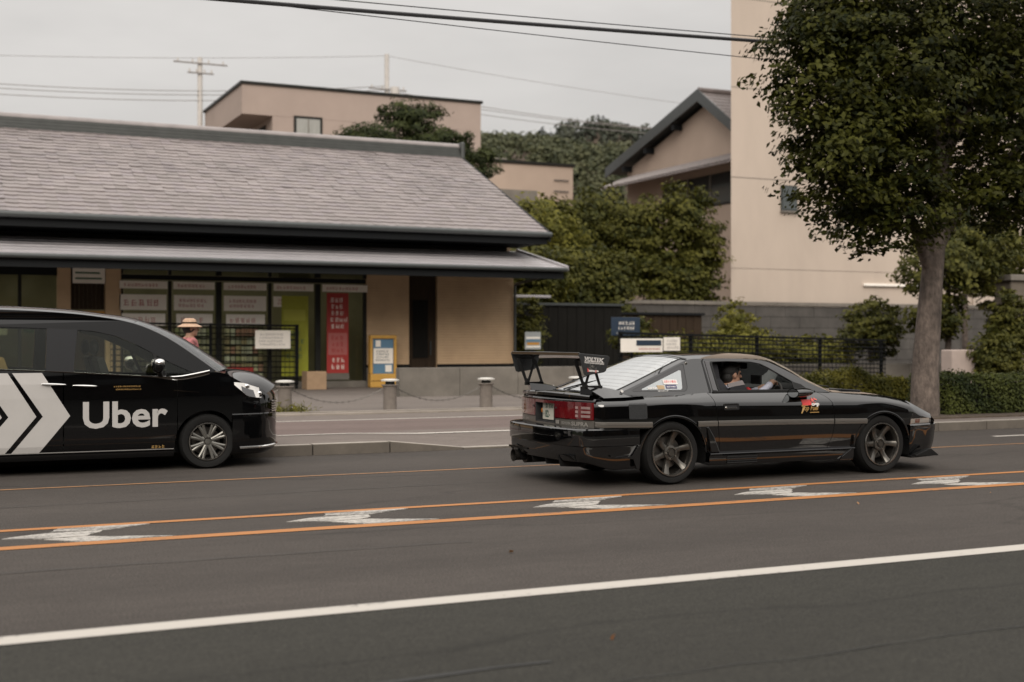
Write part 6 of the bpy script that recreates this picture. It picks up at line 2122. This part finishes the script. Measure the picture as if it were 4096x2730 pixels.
for y in (-.42, .42): vseat(-2.05, y, m_vt, 'tan_seat')
vseat(-2.95, 0, c_seat, 'rear_seat')
# decals on the near side
def vdec(name, m, pts, o=.003):
    b = MB(); b.prism([pts], lambda x, z: (x, -(vy(x, z) + .0006), z), lambda x, z: (x, -(vy(x, z) + o), z)); return b.build(name, m, van)
for k in range(3):
    d = -.333 * k
    # split at height steps so that the sheet follows the body side
    zs_ = [1.068, .95, .80, .615, .45, .30, .205]
    def ex(z, a, t, b_): return a + (t - a) * ((1.068 - z) / .453) if z >= .615 else b_ + (t - b_) * ((z - .205) / .41)
    b = MB()
    for z0, z1 in zip(zs_, zs_[1:]):
        l0, r0 = ex(z0, -2.0, -1.704, -2.038) + d, ex(z0, -1.711, -1.434, -1.767) + d
        l1, r1 = ex(z1, -2.0, -1.704, -2.038) + d, ex(z1, -1.711, -1.434, -1.767) + d
        b.add([(l0, -(vy(l0, z0) + .003), z0), (r0, -(vy(r0, z0) + .003), z0), (r1, -(vy(r1, z1) + .003), z1), (l1, -(vy(l1, z1) + .003), z1)], [(0, 1, 2, 3)])
    b.build('white_chevron', c_vwhite, van)
text('van_lettering', 'Uber', c_vwhite, van, .385, lambda u, v: (-1.307 + u, -(vy(-1, .49 + v) + .004), .487 + v), width=.874, offset=.009)
b = MB(); print_rows(b, -1.0, -.68, .905, .930, -(vy(-.8, .9) + .003), 1, 91, .95); print_rows(b, -1.0, -.68, .875, .898, -(vy(-.8, .9) + .003), 1, 92, .95); b.build('small_lettering', c_gold, van)
b = MB(); print_rows(b, -.66, -.44, .24, .288, -(vy(-.5, .26) + .005), 1, 93, .95); b.build('small_lettering', c_gold, van)

# ------------------------------------------------------------------ people
m_skin = mat('skin', (.33, .185, .125), .55, var=.06)
m_hair = mat('black_hair', (.010, .009, .008), .55, bump=.6, bscale=200)
m_shirt = mat('pale_lilac_shirt', (.33, .335, .40), .85, var=.08, scale=14)
m_trous = mat('dark_trousers', (.02, .02, .025), .85, var=.15)
m_pshirt = mat('rose_patterned_shirt', (.36, .13, .13), .85, var=.55, scale=16)
m_hat = mat('straw_hat', (.42, .28, .19), .85, var=.2, scale=40)
m_shoe = mat('grey_shoe', (.10, .09, .085), .7)
m_eye = mat('eye', (.012, .010, .010), .2)
def figure(name, mb, mats, fn, voxel, loc=None):
    tmp = mb.build('body_parts', mats[0], recalc=False)
    rm = tmp.modifiers.new('r', 'REMESH'); rm.mode = 'VOXEL'; rm.voxel_size = voxel
    sm_ = tmp.modifiers.new('s', 'SMOOTH'); sm_.iterations = 3; sm_.factor = .5
    dg = bpy.context.evaluated_depsgraph_get()
    me = bpy.data.meshes.new_from_object(tmp.evaluated_get(dg))
    bpy.data.objects.remove(tmp)
    me.name = name
    me.materials.clear()
    for m in mats: me.materials.append(m)
    for p in me.polygons:
        p.material_index = fn(p.center); p.use_smooth = True
    o = bpy.data.objects.new(name, me)
    COL.objects.link(o)
    return o
def head(b, c, yaw_x=1.0, k=1.0):
    """head facing +x: skull, jaw, nose, brow, ears, lips"""
    x, y, z = c
    b.ell((x - .012, y, z + .025), (.098 * k, .078 * k, .092 * k))
    b.ell((x + .022, y, z - .045), (.066 * k, .058 * k, .070 * k))
    b.ell((x + .066, y, z - .088), (.022, .026, .020))
    b.cap((x + .088, y, z + .018), (x + .112, y, z - .022), .010, .015)
    b.ell((x + .080, y, z + .030), (.016, .052, .012))
    b.ell((x + .084, y, z - .058), (.014, .026, .012))
    for s in (-1, 1): b.ell((x - .012, y + s * .078, z - .005), (.022, .010, .032))
def hand(b, wrist, palm, fdir, curl, up, side, k=1.0):
    """palm plus four unequal bent fingers and a thumb leaving the side of the palm"""
    W, P = Vector(wrist), Vector(palm)
    f = Vector(fdir).normalized(); c = Vector(curl).normalized(); u = Vector(up).normalized()
    b.cap(W, P, .026 * k, .034 * k)
    for i, l in enumerate((.9, 1.0, .95, .78)):
        r = P + u * ((1.5 - i) * .021 * k) + f * .012
        a = r + f * .034 * k * l; d = a + (f * .45 + c).normalized() * .030 * k * l; e = d + (c - f * .5).normalized() * .022 * k * l
        b.cap(r, a, .0105 * k, .0100 * k, 8); b.cap(a, d, .0100 * k, .0092 * k, 8); b.cap(d, e, .0092 * k, .0080 * k, 8)
    t0 = W.lerp(P, .5) + Vector(side) * .022; t1 = t0 + (Vector(side) * .6 + f).normalized() * .040 * k; t2 = t1 + (f + c).normalized() * .032 * k
    b.cap(t0, t1, .013 * k, .012 * k, 8); b.cap(t1, t2, .012 * k, .009 * k, 8)

# driver, in the car's own frame shifted to the world
hx, hy, hz = 1.015, -.38, 1.050
b = MB()
head(b, (hx, hy, hz))
b.cap((.985, hy, .90), (1.0, hy, .99), .060, .052)
b.cap((1.10, hy, .52), (1.02, hy, .74), .145, .150)
b.cap((1.02, hy, .74), (.985, hy, .86), .15, .125)
b.cap((.985, hy - .15, .875), (.985, hy + .15, .875), .070, .070)
b.cap((.985, hy - .17, .872), (1.20, hy - .185, .835), .062, .048); b.cap((1.20, hy - .185, .835), (1.41, hy - .10, .935), .046, .033)
b.cap((.985, hy + .17, .872), (1.20, hy + .20, .78), .060, .046); b.cap((1.20, hy + .20, .78), (1.42, hy + .14, .88), .044, .032)
hand(b, (1.42, hy - .095, .940), (1.475, hy - .07, .968), (1, .25, .25), (.35, .1, -1), (.0, 1, .1), (0, .7, .7))
hand(b, (1.43, hy + .135, .885), (1.475, hy + .12, .90), (1, -.2, .1), (.3, -.2, -1), (0, .5, .9), (0, -.6, .8))
for s in (-1, 1):
    b.cap((1.08, hy + s * .09, .50), (1.50, hy + s * .13, .58), .085, .062); b.cap((1.50, hy + s * .13, .58), (1.80, hy + s * .11, .34), .058, .042)
    b.cap((1.80, hy + s * .11, .31), (1.95, hy + s * .11, .36), .042, .034)
def dcol(c):
    if c.z > .945 and c.x < 1.2: return 0
    if c.x > 1.425 and c.z > .82: return 0
    if c.z < .60: return 2
    return 1
drv = figure('person', b, [m_skin, m_shirt, m_trous], dcol, .0075)
drv.location = car.location
tag(drv, 'driver with short black hair and pale shirt holding the steering wheel', 'person')
b = MB()
b.ell((hx - .026, hy, hz + .045), (.105, .086, .094), 20, 14)
b.ell((hx + .03, hy, hz + .092), (.064, .070, .042), 16, 10)
b.ell((hx - .062, hy, hz - .02), (.062, .074, .075), 16, 10)
for s in (-1, 1): b.ell((hx + .012, hy + s * .071, hz + .030), (.020, .012, .034))
r_ = random.Random(5)
for k in range(60):
    a, t = r_.uniform(0, 6.28), r_.uniform(.2, 1.3)
    p = Vector((hx - .02 + .10 * math.cos(t) * math.cos(a), hy + .083 * math.cos(t) * math.sin(a), hz + .05 + .09 * math.sin(t)))
    b.cap(p, p + Vector((.028, r_.uniform(-.01, .01), r_.uniform(-.004, .016))), .008, .003, 6)
hair = b.build('hair', m_hair, drv, smooth=60)
for s in (-1, 1): MB().ell((hx + .083, hy + s * .031, hz + .010), (.009, .012, .007)).build('eye', m_eye, drv, smooth=60)
b = MB(); b.cap((1.405, hy - .105, .933), (1.418, hy - .097, .939), .0385, .0385); b.build('shirt_cuff', m_shirt, drv, smooth=60)

# pedestrian with sun hat beyond the van
px_, py_, pz_ = 3.53, 18.5, .125
b = MB()
head(b, (.02, 0, 1.455))
b.cap((-.01, 0, 1.30), (.0, 0, 1.40), .055, .050)
b.cap((0, 0, .88), (0, 0, 1.02), .150, .145); b.cap((0, 0, 1.02), (-.01, 0, 1.22), .145, .135)
b.cap((-.01, -.15, 1.265), (-.01, .15, 1.265), .070, .070)
for s in (-1, 1):
    sw2 = .10 * s
    b.cap((-.01, s * .18, 1.265), (.02 + sw2, s * .23, 1.02), .055, .045); b.cap((.02 + sw2, s * .23, 1.02), (.12 + sw2 * 1.6, s * .21, .82), .042, .031)
    hand(b, (.125 + sw2 * 1.6, s * .21, .805), (.14 + sw2 * 1.6, s * .21, .74), (.15, 0, -1), (.8, 0, -.4), (1, 0, .1), (.8, -s * .3, 0))
    b.cap((0, s * .09, .86), (.06 - sw2, s * .10, .46), .098, .066); b.cap((.06 - sw2, s * .10, .46), (-.02 - sw2 * 1.6, s * .10, .09), .062, .042)
    b.cap((-.03 - sw2 * 1.6, s * .10, .05), (.13 - sw2 * 1.6, s * .10, .04), .045, .038)
def pcol(c):
    if c.z > 1.325 or (c.z < .815 and abs(c.y) > .165 and c.z > .6): return 0
    if c.z > .84: return 1
    if c.z > .10: return 2
    return 3
ped = figure('person', b, [m_skin, m_pshirt, m_trous, m_shoe], pcol, .010)
ped.location = (px_, py_, pz_)
tag(ped, 'pedestrian in straw sun hat and rose patterned shirt walking beyond the van', 'person')
b = MB()
b.lathe([(.0, 1.600), (.06, 1.598), (.090, 1.575), (.102, 1.525), (.108, 1.515), (.150, 1.495), (.175, 1.478), (.172, 1.472), (.148, 1.487), (.104, 1.505)], n=28)
b.build('sun_hat', m_hat, ped, smooth=40)
b = MB(); b.lathe([(.103, 1.525), (.107, 1.525), (.104, 1.545), (.100, 1.545)], n=28); b.build('hat_band', m_wood, ped, smooth=40)
b = MB(); b.ell((-.01, 0, 1.46), (.098, .083, .085)); b.build('hair', m_hair, ped, smooth=60)
for s in (-1, 1): MB().ell((.103, s * .031, 1.465), (.009, .012, .007)).build('eye', m_eye, ped, smooth=60)

for o in bpy.data.objects:
    if o.name.split('.')[0] in ('printed_text', 'small_lettering', 'endplate_emblem', 'heater_lines', 'plate_text', 'badge', 'endplate_text', 'sticker_text', 'van_lettering', 'limbs', 'stems'):
        o['kind'] = 'stuff'
